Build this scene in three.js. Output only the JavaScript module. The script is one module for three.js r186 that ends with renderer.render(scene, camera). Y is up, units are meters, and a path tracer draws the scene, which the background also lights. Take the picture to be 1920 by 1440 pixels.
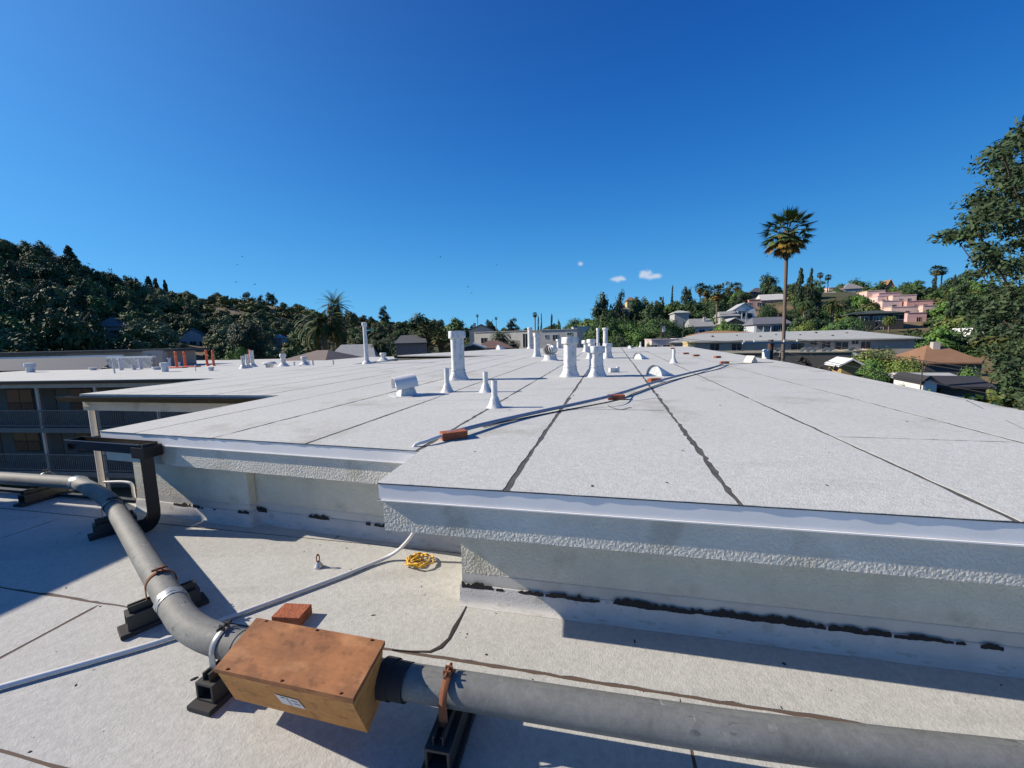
import * as THREE from 'three';
import { mergeGeometries, toCreasedNormals } from 'three/addons/utils/BufferGeometryUtils.js';
import { RoundedBoxGeometry } from 'three/addons/geometries/RoundedBoxGeometry.js';

// ---------------------------------------------------------------- camera, sky, sun, exposure
const F = 745, PITCH = 0.115, ROLL = -0.025, EYE = 1.6;          // focal length in photo pixels, eye height above the lower roof
const scene = new THREE.Scene();
const camera = new THREE.PerspectiveCamera(2 * Math.atan(720 / F) * 180 / Math.PI, 4 / 3, 0.05, 4000);
camera.position.set(0, EYE, 0);
camera.rotation.order = 'YXZ';
camera.rotation.set(-PITCH, 0, ROLL);
const EL = 31 * Math.PI / 180, AZ = 6.5 * Math.PI / 180;
const SUN = new THREE.Vector3(-Math.cos(EL) * Math.cos(AZ), Math.sin(EL), -Math.cos(EL) * Math.sin(AZ));
const sun = new THREE.DirectionalLight(0xfff1dc, 5);
sun.position.copy(SUN).multiplyScalar(120); sun.name = 'sun';
sun.castShadow = true; sun.shadow.mapSize.set(4096, 4096);
Object.assign(sun.shadow.camera, { left: -80, right: 80, top: 80, bottom: -80, near: 1, far: 400 });
scene.add(sun, sun.target);
const renderer = new THREE.WebGLRenderer({ antialias: true });
renderer.toneMapping = THREE.LinearToneMapping;
renderer.toneMappingExposure = 1.45;
renderer.shadowMap.enabled = true;

// ---------------------------------------------------------------- random, noise
function rnd(seed) { let a = seed >>> 0; return () => { a = (a + 0x6D2B79F5) | 0; let t = Math.imul(a ^ (a >>> 15), 1 | a); t = (t + Math.imul(t ^ (t >>> 7), 61 | t)) ^ t; return ((t ^ (t >>> 14)) >>> 0) / 4294967296; }; }
const hash = (x, y, s) => { let h = Math.imul(x, 374761393) ^ Math.imul(y, 668265263) ^ Math.imul(s, 1274126177); h = Math.imul(h ^ (h >>> 13), 1274126177); return ((h ^ (h >>> 16)) >>> 0) / 4294967296; };
function vnoise(x, y, per, s) {                                    // value noise with a period
  const ix = Math.floor(x), iy = Math.floor(y), fx = x - ix, fy = y - iy, m = (i) => ((i % per) + per) % per;
  const u = fx * fx * (3 - 2 * fx), v = fy * fy * (3 - 2 * fy), a = m(ix), b = m(ix + 1), c = m(iy), d = m(iy + 1);
  const p = hash(a, c, s), q = hash(b, c, s), r = hash(a, d, s), t = hash(b, d, s);
  return p + (q - p) * u + (r - p) * v + (p - q - r + t) * u * v;
}
const wob = (x, s) => { const n = (f, k) => vnoise(x * f, 0.37, 4096, s + k) - 0.5; return n(1, 1) * 0.9 + n(3.7, 2) * 0.7 + n(11, 3) * 0.5; };
const sm = (a, b, x) => { const t = Math.min(1, Math.max(0, (x - a) / (b - a))); return t * t * (3 - 2 * t); };

// the sky: clear air, paler to the horizon and round the sun, with two or three small far clouds
{
  const W = 2048, H = 1024, data = new Float32Array(W * H * 4), S = 0.62;
  const Z = [0.002, 0.024, 0.125], HZ = [0.21, 0.61, 0.95], sc = [9.6, 17.1, 35], ex = [1.05, 1.06, 1.3], G = [0.058, 0.15, 0.25];
  const clouds = [[1157, 524, 15, 5], [1210, 516, 13, 8], [1222, 519, 15, 5], [1088, 494, 4, 3.5]].map(([X, Y, w, h]) => {
    let a = (X - 960) / F, b = (720 - Y) / F; const c = Math.cos(ROLL), s = Math.sin(ROLL); [a, b] = [a * c - b * s, a * s + b * c];
    const d = new THREE.Vector3(a, b * Math.cos(PITCH) - Math.sin(PITCH), -(Math.cos(PITCH) + b * Math.sin(PITCH))).normalize();
    return [Math.atan2(d.z, d.x), Math.asin(d.y), w / F, h / F];
  });
  for (let r = 0; r < H; r++) {
    const up = ((r + 0.5) / H - 0.5) * Math.PI, e = Math.max(0, up) * 180 / Math.PI;
    for (let c = 0; c < W; c++) {
      const az = ((c + 0.5) / W - 0.5) * 2 * Math.PI, x = Math.cos(az) * Math.cos(up), y = Math.sin(up), z = Math.sin(az) * Math.cos(up);
      const gam = Math.acos(Math.min(1, x * SUN.x + y * SUN.y + z * SUN.z)) * 180 / Math.PI;
      const glow = Math.exp(-(Math.max(gam, 12) - 36) / 22);
      let cl = 0;
      if (up > 0.02 && up < 0.3) for (const [ca, ce, w, h] of clouds) {
        const dx = (az - ca) / w, dy = (up - ce) / h, q = dx * dx + (dy < 0 ? dy * dy * 2.2 : dy * dy);
        if (q < 3) cl = Math.max(cl, sm(0.15, 0.75, 1.05 - q * 0.8 + (vnoise(c * 0.28, r * 0.4, 4096, 7) - 0.5) * 1.0 + (vnoise(c * 0.6, r * 0.8, 4096, 9) - 0.5) * 0.5) * 0.7);
      }
      for (let k = 0; k < 3; k++) {
        let v = Z[k] + (HZ[k] - Z[k]) * Math.exp(-Math.pow(e / sc[k], ex[k])) + G[k] * glow;
        v += ([0.80, 0.84, 0.92][k] - v) * cl;
        data[(r * W + c) * 4 + k] = v * S;
      }
      data[(r * W + c) * 4 + 3] = 1;
    }
  }
  const t = new THREE.DataTexture(data, W, H, THREE.RGBAFormat, THREE.FloatType);
  t.mapping = THREE.EquirectangularReflectionMapping; t.magFilter = t.minFilter = THREE.LinearFilter; t.needsUpdate = true;
  scene.background = t; scene.environment = t;
}

// ---------------------------------------------------------------- photo pixel -> place
const CP = Math.cos(PITCH), SP = Math.sin(PITCH), CR = Math.cos(ROLL), SR = Math.sin(ROLL);
const V = (x, y, z) => new THREE.Vector3(x, y, z);
function ray(X, Y) { let a = (X - 960) / F, b = (720 - Y) / F; [a, b] = [a * CR - b * SR, a * SR + b * CR]; return V(a, b * CP - SP, -(CP + b * SP)); }
const P = (X, Y, h = 0) => { const q = ray(X, Y), t = (h - EYE) / q.y; return V(q.x * t, h, q.z * t); };     // on a level surface
const P2 = (X, Y, h = 0) => { const p = P(X, Y, h); return [p.x, -p.z]; };
const B = (X, Y, d) => { const q = ray(X, Y), t = d / -q.z; return V(q.x * t, EYE + q.y * t, -d); };         // at a distance ahead

// ---------------------------------------------------------------- textures and materials
function dataTex(n, size, fn, srgb) {
  const a = new Uint8Array(n * n * 4);
  for (let y = 0; y < n; y++) for (let x = 0; x < n; x++) { const v = fn(x / n, y / n, x, y), i = (y * n + x) * 4; a[i] = v[0]; a[i + 1] = v[1]; a[i + 2] = v[2]; a[i + 3] = 255; }
  const t = new THREE.DataTexture(a, n, n); t.wrapS = t.wrapT = THREE.RepeatWrapping; t.magFilter = THREE.LinearFilter; t.minFilter = THREE.LinearMipmapLinearFilter; t.generateMipmaps = true;
  t.repeat.set(1 / size, 1 / size); if (srgb) t.colorSpace = THREE.SRGBColorSpace; t.needsUpdate = true; return t;
}
const S8 = (l) => { l = Math.min(1, Math.max(0, l)); return 255 * (l <= 0.0031308 ? 12.92 * l : 1.055 * Math.pow(l, 1 / 2.4) - 0.055); };
const fb = (u, v, per, s, o = 4) => { let a = 0.5, t = 0, w = 0; for (let i = 0; i < o; i++) { t += a * vnoise(u * per, v * per, per, s + i * 17); w += a; a *= 0.55; per *= 2; } return t / w; };
const std = (o) => new THREE.MeshStandardMaterial({ roughness: 0.85, ...o });
const lin = (r, g, b) => new THREE.Color().setRGB(r, g, b);

const roofCol = (br, tint, s) => dataTex(2048, 7.3, (u, v) => {
  const g = vnoise(u * 760, v * 760, 760, s), g2 = vnoise(u * 340, v * 340, 340, s + 3), c = fb(u, v, 5, s + 5, 4), st = fb(u, v * 0.999, 14, s + 9, 4), bl = fb(u, v, 3, s + 11, 3);
  let l = br * (0.84 + 0.18 * g + 0.14 * g2) * (0.92 + 0.16 * c);
  const dirt = sm(0.58, 0.82, st) * sm(0.42, 0.66, bl);
  l *= 1 - 0.2 * dirt; { const sk = sm(0.6, 0.8, vnoise(u * 9, v * 60, 60, s + 13)) * sm(0.5, 0.7, c); l *= 1 - 0.09 * sk; } if (hash(Math.floor(u * 2048), Math.floor(v * 2048), s + 77) > 0.9992) l *= 0.45;
  return [S8(l * tint[0]), S8(l * (tint[1] - 0.02 * dirt)), S8(l * (tint[2] - 0.06 * dirt))];
}, true);
const granBump = dataTex(1024, 1.4, (u, v) => { const h = 255 * (0.55 * vnoise(u * 230, v * 230, 230, 31) + 0.45 * vnoise(u * 430, v * 430, 430, 33)); return [h, h, h]; });
const M = {};
M.roofUp = std({ map: roofCol(0.475, [0.972, 1.0, 0.975], 101), bumpMap: granBump, bumpScale: 0.0017, roughness: 0.95 });
M.roofLow = std({ map: roofCol(0.415, [0.985, 1.0, 0.975], 202), bumpMap: granBump, bumpScale: 0.0014, roughness: 0.95 });
M.mastic = std({ map: dataTex(256, 0.3, (u, v) => { const l = 0.035 + 0.07 * fb(u, v, 10, 291, 4); return [S8(l), S8(l * 0.97), S8(l * 0.97)]; }, true), roughness: 0.9 });
M.masticBrown = std({ color: lin(0.095, 0.066, 0.05), roughness: 0.92 });
const stuccoBump = dataTex(1024, 0.62, (u, v) => { const a = vnoise(u * 70, v * 70, 70, 51), b = vnoise(u * 150, v * 150, 150, 53); const h = 255 * (0.68 * sm(0.25, 0.75, a) + 0.32 * b); return [h, h, h]; });
const stuccoCol = (r, g, b, s) => dataTex(1024, 2.9, (u, v) => {
  const c = fb(u, v, 6, s, 5), k = fb(u, v, 40, s + 4, 3), d = sm(0.62, 0.8, fb(u, v, 11, s + 8, 4)); const l = (0.82 + 0.3 * c) * (0.93 + 0.14 * k) * (1 - 0.22 * d);
  return [S8(r * l), S8(g * l), S8(b * l * (1 - 0.05 * d))];
}, true);
M.fascia = std({ map: stuccoCol(0.62, 0.60, 0.53, 301), bumpMap: stuccoBump, bumpScale: 0.0028, roughness: 0.95 });
M.wall = std({ map: stuccoCol(0.66, 0.62, 0.51, 311), bumpMap: stuccoBump, bumpScale: 0.0028, roughness: 0.95 });
M.coat = std({ map: stuccoCol(0.56, 0.55, 0.50, 321), roughness: 0.8 });
M.coatWhite = std({ map: dataTex(512, 1.2, (u, v) => { const c = fb(u, v, 10, 351, 5), d = sm(0.55, 0.75, fb(u, v, 24, 355, 4)), l = 0.52 * (0.85 + 0.3 * c) * (1 - 0.2 * d); return [S8(l), S8(l * 0.99), S8(l * (0.97 - 0.06 * d))]; }, true), bumpMap: granBump, bumpScale: 0.0015, roughness: 0.8 });
M.flash = std({ map: dataTex(512, 1.7, (u, v) => { const l = 0.78 * (0.9 + 0.16 * fb(u, v, 9, 331, 5)); return [S8(l), S8(l), S8(l)]; }, true), roughness: 0.55 });
M.white = std({ map: dataTex(512, 0.9, (u, v) => { const d = sm(0.5, 0.68, 0.6 * vnoise(u * 34, v * 6, 34, 341) + 0.4 * vnoise(u * 80, v * 22, 88, 342)), e = sm(0.66, 0.76, fb(u, v, 16, 343, 4)), l = 0.62 * (0.88 + 0.2 * fb(u, v, 30, 345, 3)); return [S8(l * (1 - 0.34 * d - 0.1 * e)), S8(l * (1 - 0.26 * d - 0.1 * e)), S8(l * (1 - 0.2 * d - 0.1 * e))]; }, true), roughness: 0.55 });
M.whiteClean = std({ color: lin(0.66, 0.66, 0.65), roughness: 0.5 });
M.galv = std({ color: lin(0.5, 0.52, 0.54), metalness: 0.75, roughness: 0.42 });
M.pipe = std({ map: dataTex(1024, 1.1, (u, v) => {
  const c = fb(u, v, 7, 401, 5), k = fb(u, v, 60, 405, 3), sp = vnoise(u * 300, v * 300, 300, 407), d = sm(0.66, 0.78, fb(u, v, 13, 409, 4)), w = sm(0.72, 0.8, fb(u, v, 26, 413, 3)); let l = 0.155 * (0.78 + 0.42 * c) * (0.86 + 0.28 * k) * (0.9 + 0.2 * sp);
  { const sr = vnoise(u * 18, v * 150, 150, 417), sq = vnoise(u * 70, v * 200, 200, 419), z = sm(0.5, 0.66, fb(u, v, 6, 421, 3)); if (sr > 0.8 && sq > 0.4) l *= 1 - 0.5 * z; if (vnoise(u * 120, v * 26, 120, 423) > 0.9) l *= 1 + 0.5 * z; } l = l * (1 - 0.16 * d) + 0.035 * w; return [S8(l * 0.95), S8(l * 1.0), S8(l * 0.985)];
}, true), roughness: 0.72 });
M.pipeNew = std({ color: lin(0.30, 0.33, 0.35), roughness: 0.45, metalness: 0.45 });
M.rubber = std({ color: lin(0.028, 0.028, 0.03), roughness: 0.92 });
M.darkSteel = std({ color: lin(0.045, 0.048, 0.048), roughness: 0.6, metalness: 0.35 });
M.black = std({ color: lin(0.009, 0.008, 0.008), roughness: 0.38 });
M.rust = std({ map: dataTex(256, 0.2, (u, v) => { const c = fb(u, v, 8, 421, 4); return [S8(0.14 + 0.1 * c), S8(0.045 + 0.05 * c), S8(0.02 + 0.02 * c)]; }, true), roughness: 0.9 });
M.tar = std({ color: lin(0.012, 0.012, 0.013), roughness: 0.75 });
const boxCol = (r, g, b, s, k) => dataTex(512, 0.62, (u, v) => { const c = fb(u, v, 5, s, 5), f = fb(u, v, 40, s + 6, 3), st = sm(0.5, 0.75, fb(u, v * 2 % 1, 4, s + 9, 4)); const sc = vnoise(u * 14, v * 130, 140, s + 21), l = (1 - k * 0.55 + k * 1.1 * c) * (0.84 + 0.32 * f) * (1 + 0.3 * k * st) * (0.94 + 0.12 * sc) * (1 - 0.26 * sm(0.6, 0.72, fb(u, v, 18, s + 31, 4))); return [S8(r * l), S8(g * l * (1 + 0.12 * st)), S8(b * l * (1 + 0.25 * st))]; }, true);
M.boxLid = std({ map: boxCol(0.275, 0.115, 0.043, 431, 0.85), roughness: 0.8 });
M.boxBody = std({ map: boxCol(0.53, 0.235, 0.058, 441, 0.35), roughness: 0.78 });
M.brick = std({ map: dataTex(256, 0.22, (u, v) => { const c = fb(u, v, 9, 451, 4); return [S8(0.22 + 0.16 * c), S8(0.06 + 0.06 * c), S8(0.025 + 0.035 * c)]; }, true), bumpMap: stuccoBump, bumpScale: 0.002, roughness: 0.95 });
M.conduitGrey = std({ color: lin(0.27, 0.31, 0.38), roughness: 0.5, metalness: 0.2 });
M.conduitWhite = std({ color: lin(0.58, 0.6, 0.62), roughness: 0.5 });
M.cable = std({ color: lin(0.03, 0.03, 0.035), roughness: 0.6 });
M.rope = std({ color: lin(0.62, 0.36, 0.03), roughness: 0.7 });
M.orange = std({ color: lin(0.72, 0.12, 0.035), roughness: 0.55 });
M.glass = std({ color: lin(0.02, 0.026, 0.032), roughness: 0.12, metalness: 0.0 });
M.woodPole = std({ color: lin(0.075, 0.05, 0.038), roughness: 0.95 });
M.wire = std({ color: lin(0.03, 0.03, 0.03), roughness: 0.7 });
const flat = {};
const mottle = [5, 9].map((k) => dataTex(512, 6, (u, v) => { const l = (0.84 + 0.32 * fb(u, v, k * 2, 700 + k, 6)) / 1.16; return [S8(l), S8(l), S8(l)]; }, true));
const plain = (r, g, b, ro = 0.88) => flat[[r, g, b, ro]] ??= std({ color: lin(r * 1.16, g * 1.16, b * 1.16), map: mottle[Math.floor(r * 97) % 2], roughness: ro });

// ---------------------------------------------------------------- building helpers
const used = {};
const numbered = (n) => { const k = used[n] = (used[n] ?? -1) + 1; return k ? n + '_' + String(k).padStart(3, '0') : n; };
function mesh(name, geo, mat, parent) { const m = new THREE.Mesh(Array.isArray(geo) ? mergeGeometries(geo.map(plainGeo)) : geo, mat); m.name = parent ? name : numbered(name); m.castShadow = m.receiveShadow = true; (parent || scene).add(m); return m; }
function plainGeo(g) { const h = g.index ? g.toNonIndexed() : g; for (const k of Object.keys(h.attributes)) if (!['position', 'normal', 'uv'].includes(k)) h.deleteAttribute(k); return h; }
function tag(o, label, category, group) { o.userData.label = label; o.userData.category = category; if (group) o.userData.group = group; return o; }
function thing(name, label, category, pos, turn = 0, group) { const g = new THREE.Group(); g.name = numbered(name); if (pos) g.position.copy(pos); g.rotation.y = turn; scene.add(g); return tag(g, label, category, group); }
function struct(o) { o.userData.kind = 'structure'; return o; }
const bx = (w, h, d, x = 0, y = 0, z = 0, r = 0) => { const g = r ? new RoundedBoxGeometry(w, h, d, 2, r) : new THREE.BoxGeometry(w, h, d); metreUV(g, w, h, d); return g.translate(x, y, z); };
function metreUV(g) { const p = g.attributes.position, n = g.attributes.normal, uv = g.attributes.uv; for (let i = 0; i < p.count; i++) { const a = Math.abs(n.getX(i)), b = Math.abs(n.getY(i)), c = Math.abs(n.getZ(i)); if (b >= a && b >= c) uv.setXY(i, p.getX(i), p.getZ(i)); else if (a >= c) uv.setXY(i, p.getZ(i), p.getY(i)); else uv.setXY(i, p.getX(i), p.getY(i)); } }
const cyl = (r1, r2, h, x = 0, y = 0, z = 0, seg = 20, open = false) => { const g = new THREE.CylinderGeometry(r2, r1, h, seg, 1, open); const uv = g.attributes.uv; for (let i = 0; i < uv.count; i++) uv.setXY(i, uv.getX(i) * 6.28 * r1, uv.getY(i) * h); return g.translate(x, y + h / 2, z); };
function tube(pts, r, seg = 60, rs = 12, closed = false) { const c = pts.getPoint ? pts : new THREE.CatmullRomCurve3(pts, closed, 'centripetal'); const g = new THREE.TubeGeometry(c, seg, r, rs, closed), L = c.getLength(), uv = g.attributes.uv; for (let i = 0; i < uv.count; i++) uv.setXY(i, uv.getX(i) * L, uv.getY(i) * 6.283 * r); return g; }
function loft(prof, ex = 2, seg = 36, asp = 1) {                      // rings of a rounded square (ex 2 a circle), profile [half width, y]
  const pos = [], uv = [], idx = [];
  prof.forEach(([w, y], j) => { for (let i = 0; i <= seg; i++) { const t = i / seg * 2 * Math.PI, c = Math.cos(t), s = Math.sin(t), k = Math.pow(Math.pow(Math.abs(c), ex) + Math.pow(Math.abs(s), ex), -1 / ex); pos.push(w * k * c, y, w * k * s * asp); uv.push(i / seg * 6.283 * w, y + j * 0.013); } });
  for (let j = 0; j < prof.length - 1; j++) for (let i = 0; i < seg; i++) { const a = j * (seg + 1) + i, b = a + seg + 1; idx.push(a, b, a + 1, a + 1, b, b + 1); }
  const g = new THREE.BufferGeometry(); g.setAttribute('position', new THREE.Float32BufferAttribute(pos, 3)); g.setAttribute('uv', new THREE.Float32BufferAttribute(uv, 2)); g.setIndex(idx); g.computeVertexNormals();
  return toCreasedNormals(g, 0.6);
}
// flat pieces given by their outline in plan, [x, distance ahead], counter-clockwise from above
function slab(poly, y1, y0) {
  const c = poly.map(([x, d]) => new THREE.Vector2(x, d)); if (THREE.ShapeUtils.area(c) < 0) c.reverse();
  const pos = [], uv = [], nor = [];
  for (const t of THREE.ShapeUtils.triangulateShape(c, [])) { const [a, b, e] = t.map((i) => c[i]); const s = (b.x - a.x) * (e.y - a.y) - (b.y - a.y) * (e.x - a.x); for (const q of s < 0 ? [a, e, b] : [a, b, e]) { pos.push(q.x, y1, -q.y); uv.push(q.x, q.y); nor.push(0, 1, 0); } }
  if (y0 !== undefined) { let s = 0; for (let i = 0; i < c.length; i++) { const a = c[i], b = c[(i + 1) % c.length], l = a.distanceTo(b); for (const [q, y, k] of [[a, y0, 0], [b, y0, l], [b, y1, l], [a, y0, 0], [b, y1, l], [a, y1, 0]]) { pos.push(q.x, y, -q.y); uv.push(s + k, y); nor.push((b.y - a.y) / (l || 1), 0, (b.x - a.x) / (l || 1)); } s += l; } }
  const g = new THREE.BufferGeometry(); g.setAttribute('position', new THREE.Float32BufferAttribute(pos, 3)); g.setAttribute('uv', new THREE.Float32BufferAttribute(uv, 2)); g.setAttribute('normal', new THREE.Float32BufferAttribute(nor, 3)); return g;
}
const clip = (poly, nx, nd, c) => { const out = []; poly.forEach((a, i) => { const b = poly[(i + 1) % poly.length], fa = nx * a[0] + nd * a[1] - c, f2 = nx * b[0] + nd * b[1] - c; if (fa <= 1e-7) out.push(a); if ((fa < -1e-7 && f2 > 1e-7) || (fa > 1e-7 && f2 < -1e-7)) { const t = fa / (fa - f2); out.push([a[0] + (b[0] - a[0]) * t, a[1] + (b[1] - a[1]) * t]); } }); return out; };
const areaOf = (p) => { let s = 0; p.forEach((a, i) => { const b = p[(i + 1) % p.length]; s += a[0] * b[1] - a[1] * b[0]; }); return s / 2; };
const meet = (a, b, c, d) => { const r = [b[0] - a[0], b[1] - a[1]], s = [d[0] - c[0], d[1] - c[1]], k = r[0] * s[1] - r[1] * s[0], t = ((c[0] - a[0]) * s[1] - (c[1] - a[1]) * s[0]) / k; return [a[0] + r[0] * t, a[1] + r[1] * t]; };
function inset(poly, ds) { const n = poly.length, L = poly.map((a, i) => { const b = poly[(i + 1) % n], l = Math.hypot(b[0] - a[0], b[1] - a[1]), k = (Array.isArray(ds) ? ds[i] : ds) / l, o = [-(b[1] - a[1]) * k, (b[0] - a[0]) * k]; return [[a[0] + o[0], a[1] + o[1]], [b[0] + o[0], b[1] + o[1]]]; }); return poly.map((a, i) => { const p = L[(i + n - 1) % n], q = L[i]; const cr = Math.abs((p[1][0] - p[0][0]) * (q[1][1] - q[0][1]) - (p[1][1] - p[0][1]) * (q[1][0] - q[0][0])) / (Math.hypot(p[1][0] - p[0][0], p[1][1] - p[0][1]) * Math.hypot(q[1][0] - q[0][0], q[1][1] - q[0][1])); return cr < 0.02 ? q[0] : meet(p[0], p[1], q[0], q[1]); }); }
const along = (a, b, s, o = 0) => { const l = Math.hypot(b[0] - a[0], b[1] - a[1]), u = [(b[0] - a[0]) / l, (b[1] - a[1]) / l]; return [a[0] + u[0] * s + u[1] * o, a[1] + u[1] * s - u[0] * o]; };
function upright(a, b, y0, y1, t) {                                  // a band standing on plan line a-b, its face on the right-hand side (outside), thickness t inwards
  const l = Math.hypot(b[0] - a[0], b[1] - a[1]), g = bx(l, y1 - y0, t, 0, 0, 0), yaw = Math.atan2(b[1] - a[1], b[0] - a[0]);
  g.translate(0, 0, -t / 2); g.rotateY(yaw); return g.translate((a[0] + b[0]) / 2, (y0 + y1) / 2, -(a[1] + b[1]) / 2);
}
// cut sheets of roofing between seam lines; the edges along a seam are ragged and leave a gap
function sheets(zone, th, lines, laps, y, mat, parent, opt) {
  const n = [Math.cos(th), -Math.sin(th)], s = [Math.sin(th), Math.cos(th)], dot = (p, q) => p[0] * q[0] + p[1] * q[1];
  for (let i = 0; i < lines.length - 1; i++) {
    let strip = clip(clip(zone, n[0], n[1], lines[i + 1][0]), -n[0], -n[1], -lines[i][0]); if (strip.length < 3 || Math.abs(areaOf(strip)) < 0.004) continue;
    const cuts = [-1e3, ...(laps[i] || []), 1e3];
    for (let j = 0; j < cuts.length - 1; j++) {
      const poly = clip(clip(strip, s[0], s[1], cuts[j + 1]), -s[0], -s[1], -cuts[j]); if (poly.length < 3 || Math.abs(areaOf(poly)) < 0.004) continue;
      if (areaOf(poly) < 0) poly.reverse();
      const out = [];
      poly.forEach((a, k) => {
        const b = poly[(k + 1) % poly.length], l = Math.hypot(b[0] - a[0], b[1] - a[1]); if (l < 1e-5) return;
        const ua = dot(a, n), ub = dot(b, n), va = dot(a, s), vb = dot(b, s), on = (x, c) => Math.abs(x - c) < 1e-4;
        let gap = null, sd = 0;
        for (const q of [i, i + 1]) if (on(ua, lines[q][0]) && on(ub, lines[q][0])) { gap = lines[q][1]; sd = q * 31 + opt.seed + (q === i ? 500 : 0); }
        for (const c of cuts) if (on(va, c) && on(vb, c)) { gap = opt.lap; sd = 900 + j; }
        let edge = false; for (const [e0, e1] of opt.edges || []) { const el = Math.hypot(e1[0] - e0[0], e1[1] - e0[1]), ds = (p) => Math.abs((p[0] - e0[0]) * (e1[1] - e0[1]) - (p[1] - e0[1]) * (e1[0] - e0[0])) / el; if (ds(a) < 1e-4 && ds(b) < 1e-4) edge = true; }
        const far = Math.hypot((a[0] + b[0]) / 2, (a[1] + b[1]) / 2), step = far < 5 ? 0.05 : far < 12 ? 0.16 : 0.5;
        if (gap === null && !edge) { out.push(a); return; }
        const N = Math.max(1, Math.round(l / step)), nx = -(b[1] - a[1]) / l, nd = (b[0] - a[0]) / l;
        const cut = edge || gap === opt.lap ? 1 : 0; if (cut && N < 2) { out.push(a); return; }
        if (cut) { const p = poly[(k + poly.length - 1) % poly.length], up = dot(p, n); if (!((on(up, lines[i][0]) && on(ua, lines[i][0])) || (on(up, lines[i + 1][0]) && on(ua, lines[i + 1][0])))) out.push(a); }
        for (let q = cut; q <= N - cut; q++) { const t = q / N, x = a[0] + (b[0] - a[0]) * t, d = a[1] + (b[1] - a[1]) * t, w = x * s[0] + d * s[1] + (edge || gap === opt.lap ? x * 1.7 : 0);
          const r = wob(w * 2.3 + 700, sd), c = (vnoise(w * 1.1 + 50, 0.5, 4096, sd + 8) - 0.4) * 1.4, o = edge ? -(0.001 + 0.011 * Math.abs(r)) : gap * (0.5 + 0.5 * Math.max(-0.6, r) + 0.35 * Math.max(0, c) + 0.7 * (vnoise(w * 16, 0.2, 4096, sd + 12) - 0.5) * (sd % 2 ? 1 : 0.3));
          out.push([x + nx * o, d + nd * o]); }
      });
      const clean = out.filter((p, k) => { const q = out[(k + 1) % out.length]; return Math.hypot(p[0] - q[0], p[1] - q[1]) > 2e-4; }); mesh('roofing_sheet', slab(clean, y + hash(i, j, opt.seed) * 0.0012, y - opt.t), mat, parent);
    }
  }
}

// ---------------------------------------------------------------- the ground and the hills round about
const ridge = [[-900, 500, 240], [-300, 470, 230], [0, 500, 225], [60, 508, 230], [120, 521, 230], [200, 547, 240], [300, 570, 250], [370, 580, 262], [420, 575, 270], [500, 583, 285], [600, 602, 300], [700, 614, 320], [800, 619, 330], [900, 625, 340], [1000, 629, 330], [1080, 624, 290], [1130, 610, 240], [1200, 602, 220], [1300, 590, 215], [1400, 577, 215], [1500, 570, 215], [1600, 560, 220], [1700, 560, 220], [1800, 566, 210], [1920, 570, 200], [2300, 575, 200], [3200, 580, 200]].map(([X, Y, R]) => { const q = ray(X, Y), h = Math.hypot(q.x, q.z); return [Math.atan2(q.x, -q.z), EYE + q.y / h * R, R]; });
function ridgeAt(az) { if (az <= ridge[0][0]) return ridge[0]; for (let i = 1; i < ridge.length; i++) if (az <= ridge[i][0]) { const a = ridge[i - 1], b = ridge[i], t = (az - a[0]) / (b[0] - a[0]); return [az, a[1] + (b[1] - a[1]) * t, a[2] + (b[2] - a[2]) * t]; } return ridge[ridge.length - 1]; }
const GROUND = -7;
function terrain(x, z) {
  const r = Math.hypot(x, z), az = Math.atan2(x, -z), [, h, R] = ridgeAt(az), back = sm(1.6, 2.4, Math.abs(az));
  const t = Math.min(1, Math.max(0, (r / R - 0.26) / 0.74)), up = Math.pow(t, 1.15) * (1 - 0.25 * sm(0.85, 1, t)) / 0.75 ;
  const past = Math.max(0, r - R), n = (vnoise(x * 0.02 + 90, z * 0.02 + 90, 512, 5) - 0.5) * 5 * sm(0.1, 0.5, t) * (1 - sm(0.7, 0.95, t));
  return GROUND + (h - GROUND) * Math.min(1, up) * (1 - back) * Math.exp(-past / 900) + n - past * 0.012;
}
{
  const pos = [], idx = [], uv = [], NA = 300, rs = [0.5, 6, 14, 24, 36, 48, 60, 72, 84, 96, 108, 120, 132, 144, 156, 168, 180, 192, 204, 216, 228, 240, 255, 270, 290, 310, 330, 350, 380, 430, 520, 700, 1000, 1600, 2600];
  for (let j = 0; j < rs.length; j++) for (let i = 0; i <= NA; i++) { const az = (i / NA - 0.5) * 2 * Math.PI, x = Math.sin(az) * rs[j], z = -Math.cos(az) * rs[j]; pos.push(x, terrain(x, z), z); uv.push(x, z); }
  for (let j = 0; j < rs.length - 1; j++) for (let i = 0; i < NA; i++) { const a = j * (NA + 1) + i, b = a + NA + 1; idx.push(a, a + 1, b, a + 1, b + 1, b); }
  const g = new THREE.BufferGeometry(); g.setAttribute('position', new THREE.Float32BufferAttribute(pos, 3)); g.setAttribute('uv', new THREE.Float32BufferAttribute(uv, 2)); g.setIndex(idx); g.computeVertexNormals();
  const map = dataTex(1024, 160, (u, v) => { const a = fb(u, v, 8, 501, 6), k = fb(u, v, 90, 509, 3), t = sm(0.4, 0.62, a), l = 0.75 + 0.5 * k; return [S8((0.155 - 0.1 * t) * l), S8((0.112 - 0.055 * t) * l), S8((0.062 - 0.04 * t) * l)]; }, true);
  struct(mesh('terrain', g, std({ map, roughness: 1, side: THREE.DoubleSide })));
}

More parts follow.
